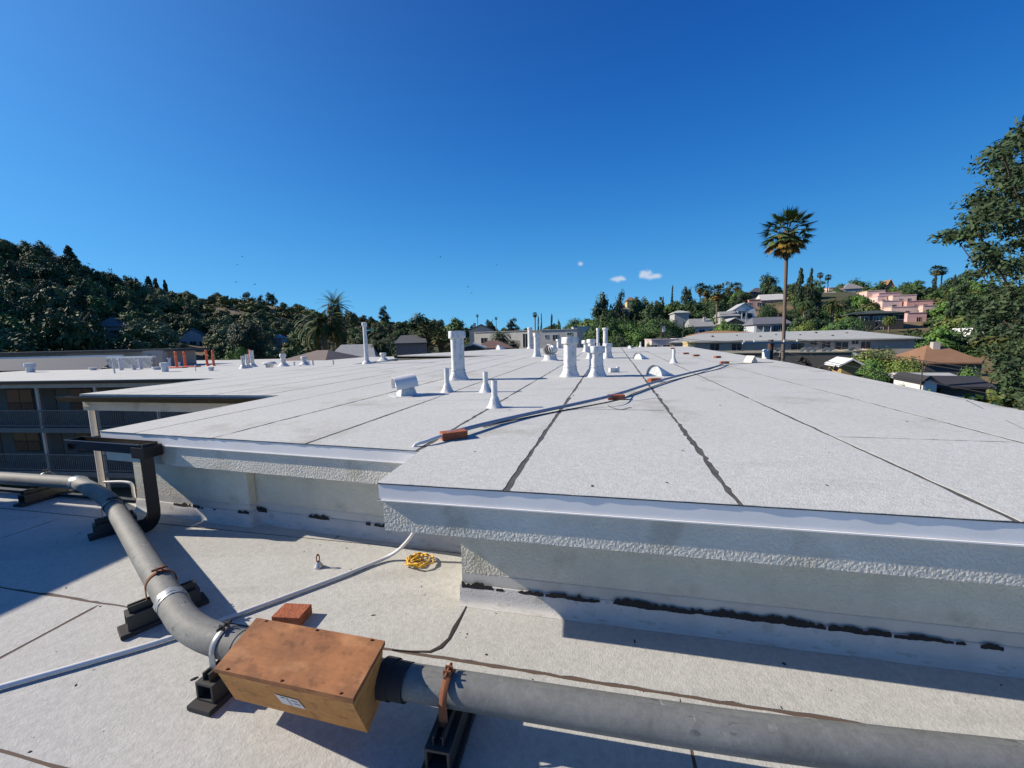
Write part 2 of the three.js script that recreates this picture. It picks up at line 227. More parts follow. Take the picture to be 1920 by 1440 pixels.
// ---------------------------------------------------------------- the building: upper roof
const RT = 0.85, FB = 0.575, TH = 14.2 * Math.PI / 180;
const R_a = P2(707, 905, RT), R_m0 = P2(1867, 975, RT), R_r0 = P2(1920, 770, RT), R_r1 = P2(1480, 680, RT), R_fr = P2(1290, 649.5, RT);
const R_m = meet(R_a, R_m0, R_r0, R_r1);
const R_b = P2(788, 845, RT), R_c = P2(186, 808, RT), R_d = P2(524, 741.5, RT), R_e = P2(148, 739, RT);
const R_left = [[420, 707.5], [500, 692], [560, 687], [690, 682], [745, 676]].map(([x, y]) => P2(x, y, RT));
const R_h = P2(958, 666, RT), R_i = P2(745, 666.5, RT), R_j = P2(925, 655.2, RT), R_k = P2(1010, 653, RT);
const X1 = meet(R_e, R_d, R_r0, R_r1), X2 = meet(R_i, R_h, R_r1, R_fr);
const outline = [R_a, R_m, R_r0, R_r1, R_fr, R_k, R_j, R_i, R_h, ...R_left.slice().reverse(), R_e, R_d, R_c, R_b];
const zones = [[R_a, R_m, R_r0, X1, R_d, R_c, R_b], [R_d, X1, R_r1, X2, R_h, ...R_left.slice().reverse(), R_e], [R_i, R_h, X2, R_fr, R_k, R_j]];
const building = thing('apartment_building', 'low flat-roofed stucco apartment building with pale granulated roof and white metal edge', 'building');
const roofDeck = mesh('roof', zones.map((z) => slab(z, RT - 0.0016, RT - 0.008)), M.mastic, building);
{
  const u = (X, Y) => { const p = P2(X, Y, RT); return p[0] * Math.cos(TH) - p[1] * Math.sin(TH); }, v = (X, Y) => { const p = P2(X, Y, RT); return p[0] * Math.sin(TH) + p[1] * Math.cos(TH); };
  const uA = (u(950, 918) + u(1088, 715)) / 2, uB = (u(1360, 945) + u(1215, 710)) / 2, uC = (u(1865, 972) + u(1400, 740)) / 2, uL = Math.min(u(707, 905), u(788, 845)) - 0.022, uD = (u(1845, 815) + u(1600, 745)) / 2;
  const lines = []; for (let k = 17; k > 0; k--) lines.push([uL - 0.93 * k, 0.02 + 0.004 * (k % 3)]);
  lines.push([uL, 0.024], [uA, 0.032], [uB, 0.032], [uC, 0.024], [uD, 0.022]); for (let k = 1; k < 12; k++) lines.push([uD + 0.98 * k, 0.018]);
  const r = rnd(5), laps = lines.map(() => [4 + r() * 6, 12.5 + r() * 6, 22 + r() * 5]);
  laps[18] = [v(1150, 768), 16.2, 25]; laps[20] = [v(1700, 823), 13.5]; laps[19] = [v(1240, 676), 19]; laps[17] = [v(960, 716), 15]; laps[21] = [v(1530, 712), 17]; laps[16] = [v(800, 728), 14.5];
  zones.forEach((z, i) => sheets(z, TH, lines, laps, RT, M.roofUp, roofDeck, { t: 0.0016, lap: 0.014, seed: 40 + i * 300, edges: i ? [] : [[R_a, R_m], [R_b, R_c]] }));
}
const wallIn = outline.map(() => 0.3);
{ const n = outline.length; wallIn[n - 1] = 0.36; wallIn[n - 2] = 0.30; wallIn[n - 3] = 0.02; wallIn[n - 4] = 0.24; wallIn[n - 5] = 0.05; wallIn[0] = 0.31; }
const bandIn = inset(outline, 0.004), fasIn = inset(outline, 0.0185), wallPoly = inset(outline, wallIn);
outline.forEach((a, i) => {
  const j = (i + 1) % outline.length, n = outline.length;
  mesh('drip_edge', [upright(bandIn[i], bandIn[j], RT - 0.092, RT - 0.0085, 0.012), upright(inset(outline, -0.004)[i], inset(outline, -0.004)[j], RT - 0.1, RT - 0.0935, 0.02)], M.flash, building);
  mesh('fascia', upright(fasIn[i], fasIn[j], FB, RT - 0.031, 0.16), M.fascia, building);
  if (i !== n - 4 && i !== n - 5 && i !== n - 6) mesh('wall', upright(wallPoly[i], wallPoly[j], i === 0 || i >= n - 2 ? -1.2 : GROUND - 0.5, FB + 0.02, 0.18), M.wall, building);
});
mesh('wall', upright(R_left[1], wallPoly[outline.length - 3], GROUND - 0.5, FB + 0.02, 0.18), M.wall, building);
mesh('soffit', slab(inset(outline, 0.1), FB + 0.03, FB + 0.004), M.wall, building);
// painted cant strip and peeling coat where the walls meet the lower roof
function sweep(line, prof, name, mat) {                                // line in plan with the open side on the right; profile [out, up]
  const pos = [], idx = [], uv = []; let s = 0;
  line.forEach((p, i) => {
    const a = line[Math.max(0, i - 1)], b = line[Math.min(line.length - 1, i + 1)], nrm = (q, r) => { const l = Math.hypot(r[0] - q[0], r[1] - q[1]); return [(r[1] - q[1]) / l, -(r[0] - q[0]) / l]; };
    const n0 = i ? nrm(a, p) : nrm(p, b), n1 = i < line.length - 1 ? nrm(p, b) : n0, m = [n0[0] + n1[0], n0[1] + n1[1]], k = 2 / (m[0] * m[0] + m[1] * m[1]); if (i) s += Math.hypot(p[0] - a[0], p[1] - a[1]);
    prof.forEach(([o, y], q) => { const w = 1 + 0.10 * wob(s * 3, 61 + q); pos.push(p[0] + m[0] * k * o * w, y, -(p[1] + m[1] * k * o * w)); uv.push(s, q * 0.05); });
  });
  const Q = prof.length; for (let i = 0; i < line.length - 1; i++) for (let q = 0; q < Q - 1; q++) { const a = i * Q + q, b = a + Q; idx.push(a, a + 1, b, b, a + 1, b + 1); }
  const g = new THREE.BufferGeometry(); g.setAttribute('position', new THREE.Float32BufferAttribute(pos, 3)); g.setAttribute('uv', new THREE.Float32BufferAttribute(uv, 2)); g.setIndex(idx); g.computeVertexNormals();
  return mesh(name, g, mat, building);
}
const dens = (pts, st = 0.12) => { const o = []; for (let i = 0; i < pts.length - 1; i++) { const [a, b] = [pts[i], pts[i + 1]], n = Math.max(1, Math.round(Math.hypot(b[0] - a[0], b[1] - a[1]) / st)); for (let k = 0; k < n; k++) o.push([a[0] + (b[0] - a[0]) * k / n, a[1] + (b[1] - a[1]) * k / n]); } o.push(pts[pts.length - 1]); return o; };
const nW = wallPoly.length, W0 = wallPoly[0], W1 = wallPoly[1], Wb = wallPoly[nW - 1], Wc = wallPoly[nW - 2];
const cantProf = [[0.004, 0.118], [0.014, 0.112], [0.018, 0.06], [0.025, 0.028], [0.037, 0.011], [0.055, 0.002]];
const stepAt = (() => { const p = P2(500, 958, 0.06), l = Math.hypot(Wb[0] - Wc[0], Wb[1] - Wc[1]); return ((p[0] - Wc[0]) * (Wb[0] - Wc[0]) + (p[1] - Wc[1]) * (Wb[1] - Wc[1])) / l; })();
const proud = [along(Wc, Wb, 0, 0.075), along(Wc, Wb, stepAt, 0.075), along(Wc, Wb, stepAt, 0)];
mesh('wall', upright(proud[0], proud[1], -1.2, FB + 0.021, 0.07), M.wall, building);
sweep(dens([proud[0], proud[1], proud[2], Wb]), cantProf, 'cant_strip', M.coatWhite); sweep(dens([along(W0, W1, -0.012), W1]), cantProf, 'cant_strip', M.coatWhite);
sweep(dens([proud[0], proud[1], proud[2], Wb], 0.3), [[0.0025, 0.185], [0.0025, 0.1]], 'base_coating', M.coat);
sweep(dens([W0, W1], 0.3), [[0.0025, 0.185], [0.0025, 0.1]], 'base_coating', M.coat);
function tarBand(a, b, sd, lvl) {                                        // ragged black patches where the coat has peeled, each its own piece
  const l = Math.hypot(b[0] - a[0], b[1] - a[1]), ux = (b[0] - a[0]) / l, ud = (b[1] - a[1]) / l, nx = ud, nd = -ux, st = 0.008; let pos = [], uv = [];
  const top = (s) => 0.112 + Math.max(0, 0.62 * ((vnoise(s * 3.1, 0.3, 4096, sd) - 0.5) * 0.085 + (vnoise(s * 11, 0.3, 4096, sd + 1) - 0.5) * 0.05 + (vnoise(s * 37, 0.3, 4096, sd + 2) - 0.5) * 0.02 + (hash(Math.floor(s * 48 + vnoise(s * 9, 0.1, 4096, 3) * 2), 3, sd) - 0.5) * 0.034 + lvl(s) - 0.009));
  const low = (s) => 0.110 - 0.012 * vnoise(s * 23, 0.7, 4096, sd + 9) - 0.006 * vnoise(s * 80, 0.7, 4096, sd + 10), pt = (s, y) => [a[0] + ux * s + nx * 0.0155, y, -(a[1] + ud * s + nd * 0.0155)];
  const flush = () => { if (pos.length > 54) { const g = new THREE.BufferGeometry(); g.setAttribute('position', new THREE.Float32BufferAttribute(pos, 3)); g.setAttribute('uv', new THREE.Float32BufferAttribute(uv, 2)); g.computeVertexNormals(); mesh('tar_patch', g, M.tar, building); } pos = []; uv = []; };
  for (let s = 0; s < l - st; s += st) { const t0 = top(s), t1 = top(s + st); if (t0 < 0.116 && t1 < 0.116) { flush(); continue; } const A = pt(s, low(s)), Bq = pt(s + st, low(s + st)), C = pt(s + st, t1), D = pt(s, t0); for (const [q, w] of [[A, 0], [Bq, 1], [C, 1], [A, 0], [C, 1], [D, 0]]) { pos.push(...q); uv.push(s + w * st, q[1]); } }
  flush();
}
tarBand(W0, W1, 71, (s) => (s < 0.14 ? 0.055 : s < 0.5 ? 0.03 : s < 0.9 ? 0.014 : s < 1.7 ? 0.05 : 0.024));
tarBand(proud[0], proud[1], 83, (s) => 0.0);
tarBand(proud[2], Wb, 87, (s) => (s < 0.12 ? 0.05 : s > 0.85 && s < 1.1 ? 0.03 : 0.004));


// black gutters and downspouts, parts of the building
function gutter(a, b, y, w = 0.13, h = 0.10) {
  const l = Math.hypot(b[0] - a[0], b[1] - a[1]), yaw = Math.atan2(b[1] - a[1], b[0] - a[0]), sh = new THREE.Shape();
  [[0, 0], [-0.0, -h], [w * 0.62, -h], [w, -0.018], [w + 0.012, 0], [w - 0.006, 0.0], [w - 0.008, -0.016], [w * 0.6, -h + 0.006], [0.006, -h + 0.006], [0.006, 0]].forEach(([x, q], i) => i ? sh.lineTo(x, q) : sh.moveTo(x, q));
  const g = new THREE.ExtrudeGeometry(sh, { depth: l, bevelEnabled: false }); g.rotateY(-Math.PI / 2);      // profile out along +z, run along -x
  g.translate(l, 0, 0); g.rotateY(yaw); return g.translate(a[0], y, -a[1]);
}
{
  const y = RT - 0.055, c0 = along(R_c, R_b, -0.21, 0.012), c1 = along(R_c, R_b, 0.76, 0.012), cap = (p, o) => along(p, R_b, 0, o);
  const g1 = mesh('gutter', gutter(c0, c1, y), M.black, building);
  const e0 = along(c0, c1, 0.002, 0.06), e1 = along(c0, c1, 0.97, 0.06), yaw = Math.atan2(c1[1] - c0[1], c1[0] - c0[0]);
  for (const [e, o] of [[e0, 0], [e1, 0]]) { const g = bx(0.006, 0.1, 0.115, 0, -0.052, 0); g.rotateY(yaw); mesh('gutter_end_cap', g.translate(e[0], y, -e[1]), M.black, g1); }
  mesh('gutter', gutter(along(R_d, R_c, 0, 0.01), along(R_c, R_d, 0.02, -0.01), y - 0.01), M.black, building);
  // outlet box and square downspout with an elbow at the foot
  const o = along(c0, c1, 0.90, 0.07), ob = bx(0.15, 0.10, 0.15, 0, 0, 0, 0.008); ob.rotateY(yaw); mesh('outlet_box', ob.translate(o[0] + 0.03, y - 0.07, -o[1]), M.black, building);
  const foot = P(282, 966, 0.06), up = V(o[0] + 0.02, y - 0.1, -o[1]), low = V(o[0] + 0.02, 0.21, -o[1]);
  const path = new THREE.CurvePath(); path.add(new THREE.LineCurve3(up, low)); path.add(new THREE.QuadraticBezierCurve3(low, V(low.x, 0.065, low.z), V(low.x - 0.14, 0.05, low.z + 0.03))); path.add(new THREE.LineCurve3(V(low.x - 0.14, 0.05, low.z + 0.03), V(low.x - 0.26, 0.048, low.z + 0.06)));
  const pts = path.getSpacedPoints(40), sq = new THREE.Shape(); [[-0.042, -0.05], [0.042, -0.05], [0.042, 0.05], [-0.042, 0.05]].forEach(([a, b], i) => i ? sq.lineTo(a, b) : sq.moveTo(a, b));
  const tg = new THREE.TubeGeometry(new THREE.CatmullRomCurve3(pts), 44, 0.06, 4); mesh('downspout', toCreasedNormals(tg, 0.7), M.black, building);
  // gutter of the wing behind, and its white downpipe
  const d0 = along(R_d, R_e, -0.0, -0.012), d1 = along(R_e, R_d, -0.3, 0.012);
  mesh('gutter', gutter(d1, d0, RT - 0.03, 0.12, 0.085), M.black, building);
  mesh('gutter', gutter(along(R_i, R_h, -0.1, 0.012), R_h, RT - 0.04, 0.14, 0.1), M.black, building);
  const q = B(172, 775, -0 + R_e[1] + 0.15); const g = cyl(0.042, 0.042, 6.5, q.x, -6.4 + q.y + 0.1, q.z, 12); mesh('downpipe', g, M.whiteClean, building);
}

// ---------------------------------------------------------------- the lower roof
{
  const e0 = P2(0, 919, 0), e1 = P2(262, 941, 0), far = along(e0, e1, -8), poly = [far, [far[0] - 0.5, -9], [9, -9], along(W0, W1, 9.5, -0.12), along(W0, W1, 0.1, -0.12), along(Wb, W0, -0.05, -0.12), along(Wb, Wc, 0.02, 0.12), along(Wc, Wb, 0.03, -0.12), e1];
  const deck = struct(mesh('lower_roof', slab(poly, -0.002, -0.25), M.masticBrown)); deck.userData.label = 'pale granulated lower roof with brown seams'; 
  const th = Math.PI / 2 + 12.6 * Math.PI / 180, n = [Math.cos(th), -Math.sin(th)];                      // seams run along the wall
  const c = (X, Y) => { const p = P2(X, Y, 0); return p[0] * n[0] + p[1] * n[1]; }, v = (X, Y) => { const p = P2(X, Y, 0); return p[0] * Math.sin(th) + p[1] * Math.cos(th); };
  const l0 = (c(240, 1130) + c(725, 1222) + c(1280, 1311)) / 3, l1 = (c(190, 968) + c(420, 1000) + c(870, 1035)) / 3, lines = [[l1 - 1.9, 0.01], [l1 - 0.95, 0.01], [l1, 0.012], [l0, 0.016], [l0 + 0.78, 0.013]];
  for (let k = 1; k < 12; k++) lines.push([l0 + 0.78 + 0.92 * k, 0.01]);
  const laps = lines.map(() => []); laps[2] = [v(60, 990), v(1890, 1222)].sort((a, b) => a - b); laps[3] = [v(1290, 1375), v(100, 1180)].sort((a, b) => a - b); laps[1] = [v(655, 990)]; laps[4] = [0.6]; laps[5] = [-1.2];
  sheets(poly, th, lines, laps, 0, M.roofLow, deck, { t: 0.002, lap: 0.014, seed: 1700 });
  { const pts = [[876, 1134, 1], [864, 1157, 4], [852, 1178, 8], [842, 1198, 5], [826, 1214, 8], [806, 1223, 5], [770, 1222, 2], [735, 1219, 2]].map(([x, y, w]) => [P2(x, y, 0), w / 700]), L = [], R = []; pts.forEach(([p, w], i) => { const a = pts[Math.max(0, i - 1)][0], b = pts[Math.min(pts.length - 1, i + 1)][0], l = Math.hypot(b[0] - a[0], b[1] - a[1]), n = [-(b[1] - a[1]) / l * w, (b[0] - a[0]) / l * w]; L.push([p[0] + n[0], p[1] + n[1]]); R.unshift([p[0] - n[0], p[1] - n[1]]); }); mesh('open_tear', slab([...L, ...R], 0.0045, 0.0005), std({ color: lin(0.035, 0.026, 0.022), roughness: 1 }), deck); }
  // metal edge of the lower roof above the court
  const yaw = (a, b) => upright(a, b, -0.16, 0.03, 0.02); mesh('edge_metal', [yaw(e1, far), upright(e1, far, 0.0305, 0.04, 0.05)], M.darkSteel, deck); mesh('court_wall', upright(along(far, e1, 0, -0.1), along(e1, far, -0.0, 0.1), -7.5, -0.2, 0.2).translate(0, 0, 0), M.wall, deck);
}
// stair house on the lower roof, left of the picture: its shadow falls across the roof
{
  const corner = [-2.86 - 2.4 / Math.tan(EL) * Math.cos(AZ), 3.52 + 2.4 / Math.tan(EL) * Math.sin(AZ)], a = TH - 0.02, U = [Math.cos(a), -Math.sin(a)], S = [Math.sin(a), Math.cos(a)], q = (i, j) => [corner[0] - U[0] * i - S[0] * j, corner[1] - U[1] * i - S[1] * j];
  const t = thing('stair_house', 'stucco stair house standing on the lower roof at the court edge', 'stair house');
  mesh('wall', slab([q(0, 0), q(2.4, 0), q(2.4, 3.4), q(0, 3.4)], 2.3, 0.001), M.wall, t); mesh('roof', slab([q(-0.02, -0.02), q(2.42, -0.02), q(2.42, 3.42), q(-0.02, 3.42)], 2.4, 2.301), M.flash, t);
}

// ---------------------------------------------------------------- the big pipe, its supports, the box
const PY = 0.218, PR = 0.0645;
const pp = (X, Y) => P(X, Y, PY);
const pA = pp(0, 893), pB = pp(140, 901), pC = pp(205, 935), pD = pp(322, 1128), pE = pp(415, 1203), pG = pp(712, 1268), pH = pp(850, 1291), pI = pp(1400, 1376), pJ = pp(1920, 1436);
const pipe = thing('steel_pipe', 'long grey coated pipe bending round on the lower roof', 'pipe');
const ext = (a, b, l) => b.clone().add(b.clone().sub(a).normalize().multiplyScalar(l));
const pA2 = ext(pB, pA, 3.5), pJ2 = ext(pI, pJ, 4), pC0 = pB.clone().lerp(pC, 0.15), dirCD = pD.clone().sub(pC).normalize();
const pC1 = pC.clone().addScaledVector(dirCD, 0.28), pD0 = pD.clone(), pDE = pD.clone().addScaledVector(dirCD, 0.36);
const seg = (name, pts, r = PR, n = 24) => mesh(name, tube(pts, r, n, 28), M.pipe, pipe);
seg('pipe_run', new THREE.LineCurve3(pA2, pC0), PR, 2);
seg('elbow', new THREE.QuadraticBezierCurve3(pC0, pC.clone().addScaledVector(dirCD, -0.1), pC1), PR * 1.03);
seg('pipe_run', new THREE.LineCurve3(pC1, pD0), PR, 2);
const dirEG = pG.clone().sub(pE).normalize();
seg('elbow', new THREE.CubicBezierCurve3(pD0, pD0.clone().addScaledVector(dirCD, 0.26), pE.clone().addScaledVector(dirEG, -0.20), pE.clone().addScaledVector(dirEG, 0.12)), PR * 1.04, 30);
seg('pipe_run', new THREE.LineCurve3(pE.clone(), pG.clone()), PR, 2);
seg('pipe_run', [pG.clone().addScaledVector(dirEG, -0.2), pG, pH, pI, pJ, pJ2], PR, 80);
function ring(name, at, dir, r, w, mat, parent, n = 32, rr) { const g = rr ? new THREE.TorusGeometry(r, rr, 8, n) : cyl(r, r, w, 0, -w / 2, 0, n, false); if (!rr) g.rotateX(Math.PI / 2); g.lookAt(dir.clone()); g.translate(at.x, at.y, at.z); return mesh(name, g, mat, parent); }
for (const [at, dir, n] of [[pC0.clone().lerp(pA, 0.02), pC0.clone().sub(pA), 10], [pD0.clone(), dirCD, 8]]) { const c = ring('coupling', at, dir.clone().normalize(), PR * 1.16, 0.05, M.pipeNew, pipe, n); ring('coupling_rim', at.clone().addScaledVector(dir.clone().normalize(), 0.04), dir, PR * 1.12, 0.02, M.pipeNew, c, 12); }
ring('coupling', pC1, dirCD, PR * 1.09, 0.03, M.rubber, pipe);
ring('coupling', pG.clone().addScaledVector(dirEG, 0.045), dirEG, PR * 1.17, 0.05, M.rubber, pipe); ring('coupling', pG.clone().addScaledVector(dirEG, 0.10), dirEG, PR * 1.09, 0.07, M.rubber, pipe);

function support(at, dir, label, opt = {}) {                             // dir: along the pipe
  const t = thing('pipe_support', label, 'pipe support', V(at.x, 0, at.z), Math.atan2(-dir.z, dir.x), 'supports under the grey pipe'), L = opt.L || 0.42, sh = opt.sh || 0;
  mesh('rubber_pad', bx(0.135, 0.026, L, 0, 0.0145, sh, 0.006), M.rubber, t);
  const s = new THREE.Shape(); s.moveTo(-0.048, 0); s.lineTo(0.048, 0); s.lineTo(0.048, 0.086); s.lineTo(-0.048, 0.086); s.closePath(); const h = new THREE.Path(); h.moveTo(-0.038, 0.01); h.lineTo(-0.038, 0.076); h.lineTo(0.038, 0.076); h.lineTo(0.038, 0.01); h.closePath(); s.holes.push(h);
  mesh('channel', new THREE.ExtrudeGeometry(s, { depth: L - 0.07, bevelEnabled: false }).translate(0, 0.028, sh - (L - 0.07) / 2), M.darkSteel, t);
  const u = new THREE.Shape(); [[-0.02, 0], [0.02, 0], [0.02, 0.04], [0.011, 0.04], [0.011, 0.037], [0.017, 0.037], [0.017, 0.003], [-0.017, 0.003], [-0.017, 0.037], [-0.011, 0.037], [-0.011, 0.04], [-0.02, 0.04]].forEach(([a, b], i) => i ? u.lineTo(a, b) : u.moveTo(a, b));
  mesh('strut', new THREE.ExtrudeGeometry(u, { depth: L - 0.1, bevelEnabled: false }).translate(0, 0.1135, sh - (L - 0.1) / 2), M.darkSteel, t);
  const arc = new THREE.TorusGeometry(PR + 0.005, 0.004, 6, 40, Math.PI * 1.04), p = arc.attributes.position; for (let i = 0; i < p.count; i++) p.setZ(i, p.getZ(i) * 4.2); arc.computeVertexNormals(); arc.rotateZ(-0.02 * Math.PI); arc.rotateY(Math.PI / 2);
  const st = mesh('strap', [arc.translate(0, PY, 0), bx(0.034, 0.085, 0.004, 0, PY - 0.043, PR + 0.006), bx(0.034, 0.085, 0.004, 0, PY - 0.043, -PR - 0.006)], opt.strap || M.pipeNew, t);
  mesh('bolt', [bx(0.03, 0.026, 0.006, 0, PY + PR + 0.02, 0.012), bx(0.03, 0.026, 0.006, 0, PY + PR + 0.02, -0.012), cyl(0.007, 0.007, 0.07, 0, -0.035, 0, 8).rotateX(Math.PI / 2).translate(0, PY + PR + 0.022, 0)], opt.strap || M.darkSteel, st);
  return t;
}
const dCD = dirCD, dHI = pI.clone().sub(pH).normalize(), dAB = pB.clone().sub(pA).normalize();
support(P(842, 1295, PY), dHI, 'pipe support with rusty strap just past the orange-brown box', { strap: M.rust, L: 0.36 });
support(pE.clone().addScaledVector(dirEG, 0.03), dirEG, 'pipe support with grey strap where the pipe enters the orange-brown box', { L: 0.27, sh: 0.02 });
support(P(302, 1092, PY), dCD, 'pipe support with rust-red strap half way along the slanting pipe', { strap: M.rust, L: 0.40 });
support(P(212, 952, PY), dCD, 'shaded pipe support beside the foot of the black downspout', { L: 0.34 });
support(P(88, 897, PY), dAB, 'pipe support near the court edge with a plain grey strap', { L: 0.42, sh: 0.04 });

// orange-brown box round the pipe
{
  const t = thing('pipe_box', 'orange-brown box with a flat lid clad round the grey pipe', 'box');
  const hT = 0.375, T = [[481, 1158], [722, 1203], [662, 1313], [401, 1254]].map(([x, y]) => P(x, y, hT)), hB = 0.105, bf = P(441, 1311, hB), bg = P(690, 1374, hB), bb = P(714, 1313, hB), Bt = [bb.clone().add(bf).sub(bg), bb, bg, bf];
  const ctr = T.reduce((a, b) => a.clone().add(b)).multiplyScalar(0.25);
  const quad = (list) => { const pos = [], uv = []; for (const [a, b, c, d] of list) { const e = a.distanceTo(b), f = b.distanceTo(c); for (const [p, u, v] of [[a, 0, 0], [b, e, 0], [c, e, f], [a, 0, 0], [c, e, f], [d, 0, f]]) { pos.push(p.x, p.y, p.z); uv.push(u, v); } } const g = new THREE.BufferGeometry(); g.setAttribute('position', new THREE.Float32BufferAttribute(pos, 3)); g.setAttribute('uv', new THREE.Float32BufferAttribute(uv, 2)); g.computeVertexNormals(); return g; };
  const sh = (p, k) => ctr.clone().lerp(p, k).setY(p.y), In = T.map((p) => sh(p, 0.972).setY(hT - 0.015));
  const body = mesh('box_body', quad([[Bt[3], Bt[2], In[2], In[3]], [Bt[2], Bt[1], In[1], In[2]], [Bt[1], Bt[0], In[0], In[1]], [Bt[0], Bt[3], In[3], In[0]], [Bt[0], Bt[1], Bt[2], Bt[3]]]), M.boxBody, t);
  const T2 = T.map((p) => p.clone().setY(hT)), T3 = T.map((p) => p.clone().setY(hT - 0.0145)); T2[1].y += 0.004; T2[2].y += 0.006;
  mesh('box_lid', quad([[T2[3], T2[2], T2[1], T2[0]], [T3[3], T3[2], T2[2], T2[3]], [T3[2], T3[1], T2[1], T2[2]], [T3[1], T3[0], T2[0], T2[1]], [T3[0], T3[3], T2[3], T2[0]], [T3[0], T3[1], T3[2], T3[3]]]), M.boxLid, t);
  for (const [i, j, f] of [[0, 1, 0.06], [0, 1, 0.5], [0, 1, 0.94], [3, 2, 0.06], [3, 2, 0.5], [3, 2, 0.94]]) { const p = sh(T[i].clone().lerp(T[j], f), 0.93); mesh('screw', cyl(0.0055, 0.0045, 0.004, p.x, hT + 0.001 + 0.005 * f, p.z, 10), M.rust, t); }
  const at = (u, v) => Bt[3].clone().lerp(Bt[2], u).lerp(In[3].clone().lerp(In[2], u), v), nrm = Bt[2].clone().sub(Bt[3]).cross(In[3].clone().sub(Bt[3])).normalize();
  const off = (p, k = 0.002) => p.addScaledVector(nrm, k);
  const st = mesh('sticker', quad([[off(at(0.43, 0.38)), off(at(0.60, 0.36)), off(at(0.58, 0.66)), off(at(0.41, 0.68))]]), std({ color: lin(0.6, 0.62, 0.64), roughness: 0.4 }), body); st.userData.label = 'small white printed sticker';
  mesh('sticker_line', quad([[off(at(0.505, 0.4), 0.003), off(at(0.51, 0.4), 0.003), off(at(0.495, 0.64), 0.003), off(at(0.49, 0.64), 0.003)], [off(at(0.52, 0.58), 0.003), off(at(0.57, 0.57), 0.003), off(at(0.57, 0.59), 0.003), off(at(0.52, 0.6), 0.003)], [off(at(0.53, 0.48), 0.003), off(at(0.58, 0.47), 0.003), off(at(0.58, 0.49), 0.003), off(at(0.53, 0.5), 0.003)], [off(at(0.45, 0.62), 0.003), off(at(0.48, 0.615), 0.003), off(at(0.48, 0.635), 0.003), off(at(0.45, 0.64), 0.003)]]), M.darkSteel, body);
}

// bricks
function brick(X, Y, h, turn, label, sc = 1, group) { const p = P(X, Y, h); const m = mesh('brick', bx(0.195 * sc, 0.058, 0.095, 0, 0.029, 0, 0.004), M.brick); m.position.copy(p); m.rotation.y = turn; return tag(m, label, 'brick', group); }
{ const p = P(549, 1162, 0); const m = mesh('brick', bx(0.17, 0.058, 0.12, 0, 0.029, 0, 0.004), M.brick); m.position.copy(p).setY(0.002); m.rotation.y = -0.10; tag(m, 'loose red brick lying behind the orange-brown box', 'brick'); }
brick(851, 822, RT + 0.002, 0.42, 'red brick holding the conduit where it comes over the roof edge');
brick(1155, 749, RT + 0.002, -0.12, 'red brick under the conduit next to a thin loose wire');
brick(1227, 716, RT + 0.002, 0.3, 'brown brick under the conduit in front of the nearest scoop vent');
brick(1358, 682, RT + 0.002, -0.1, 'brick at the far end of the grey conduit');
for (const [X, Y, r] of [[1286, 664, 0], [1305, 668, 0.1], [1345, 671, 0.3], [1261, 654, 0]]) brick(X, Y, RT + 0.002, r, 'small loose brick lying far back near the right roof edge', 1, 'bricks near the right roof edge');

// conduits
{
  const c = 0.0125, L = (X, Y) => P(X, Y, c + 0.004);
  const e = along(R_b, R_c, 0.10, 0.06), up = V(e[0], 0, -e[1]);
  const g0 = L(650, 1076), k = up.clone().sub(g0).setY(0);
  const pts = [ext(L(320, 1196), L(0, 1288), 1.5), L(0, 1288), L(160, 1243), L(320, 1196), L(480, 1139), L(570, 1106), g0, L(700, 1056), P(727, 1044, 0.03), P(752, 1027, 0.10), up.clone().setY(0.27), up.clone().setY(0.62), up.clone().setY(0.78), V(up.x + 0.015, 0.86, up.z - 0.02), P(800, 827, RT + 0.03), P(822, 819, RT + 0.04), P(842, 813, RT + 0.045)];
  tag(mesh('white_conduit', tube(pts, c, 160, 12), M.conduitWhite), 'white painted conduit crossing the lower roof and bending up over the roof edge', 'conduit');
  const q = [[838, 814, 0.044], [870, 805, 0.045], [930, 790, 0.035], [1010, 772, 0.03], [1090, 755, 0.04], [1150, 741, 0.05], [1226, 717, 0.05], [1290, 700, 0.04], [1340, 688, 0.045], [1358, 681, 0.05]].map(([x, y, h]) => P(x, y, RT + h));
  tag(mesh('grey_conduit', tube(q, 0.018, 120, 12), M.conduitGrey), 'blue-grey conduit resting on bricks across the upper roof', 'conduit');
  const w = [[905, 800, 0.01], [990, 782, 0.01], [1080, 765, 0.012], [1150, 752, 0.05], [1190, 737, 0.012], [1250, 716, 0.012], [1310, 700, 0.012], [1352, 686, 0.05], [1400, 681, 0.014], [1450, 679, 0.014]].map(([x, y, h]) => P(x, y, RT + h));
  tag(mesh('black_cable', tube(w, 0.006, 120, 8), M.cable), 'thin black cable trailing below the blue-grey conduit', 'cable');
  const lw = [[1140, 760], [1150, 765], [1165, 768], [1176, 765], [1184, 764]].map(([x, y]) => P(x, y, RT + 0.006)); tag(mesh('loose_wire', tube(lw, 0.003, 40, 6), M.cable), 'thin curled wire lying on the upper roof', 'wire');
  const el = [V(0, 0, 0), V(0.22, 0, 0.01), V(0.30, -0.02, 0.02), V(0.32, -0.14, 0.03), V(0.33, -0.24, 0.03)].map((v) => v.add(B(196, 904, 4.05))); tag(mesh('white_elbow_pipe', tube(el, 0.014, 40, 10), M.whiteClean), 'short white elbow pipe behind the grey pipe at the court edge', 'pipe');
}

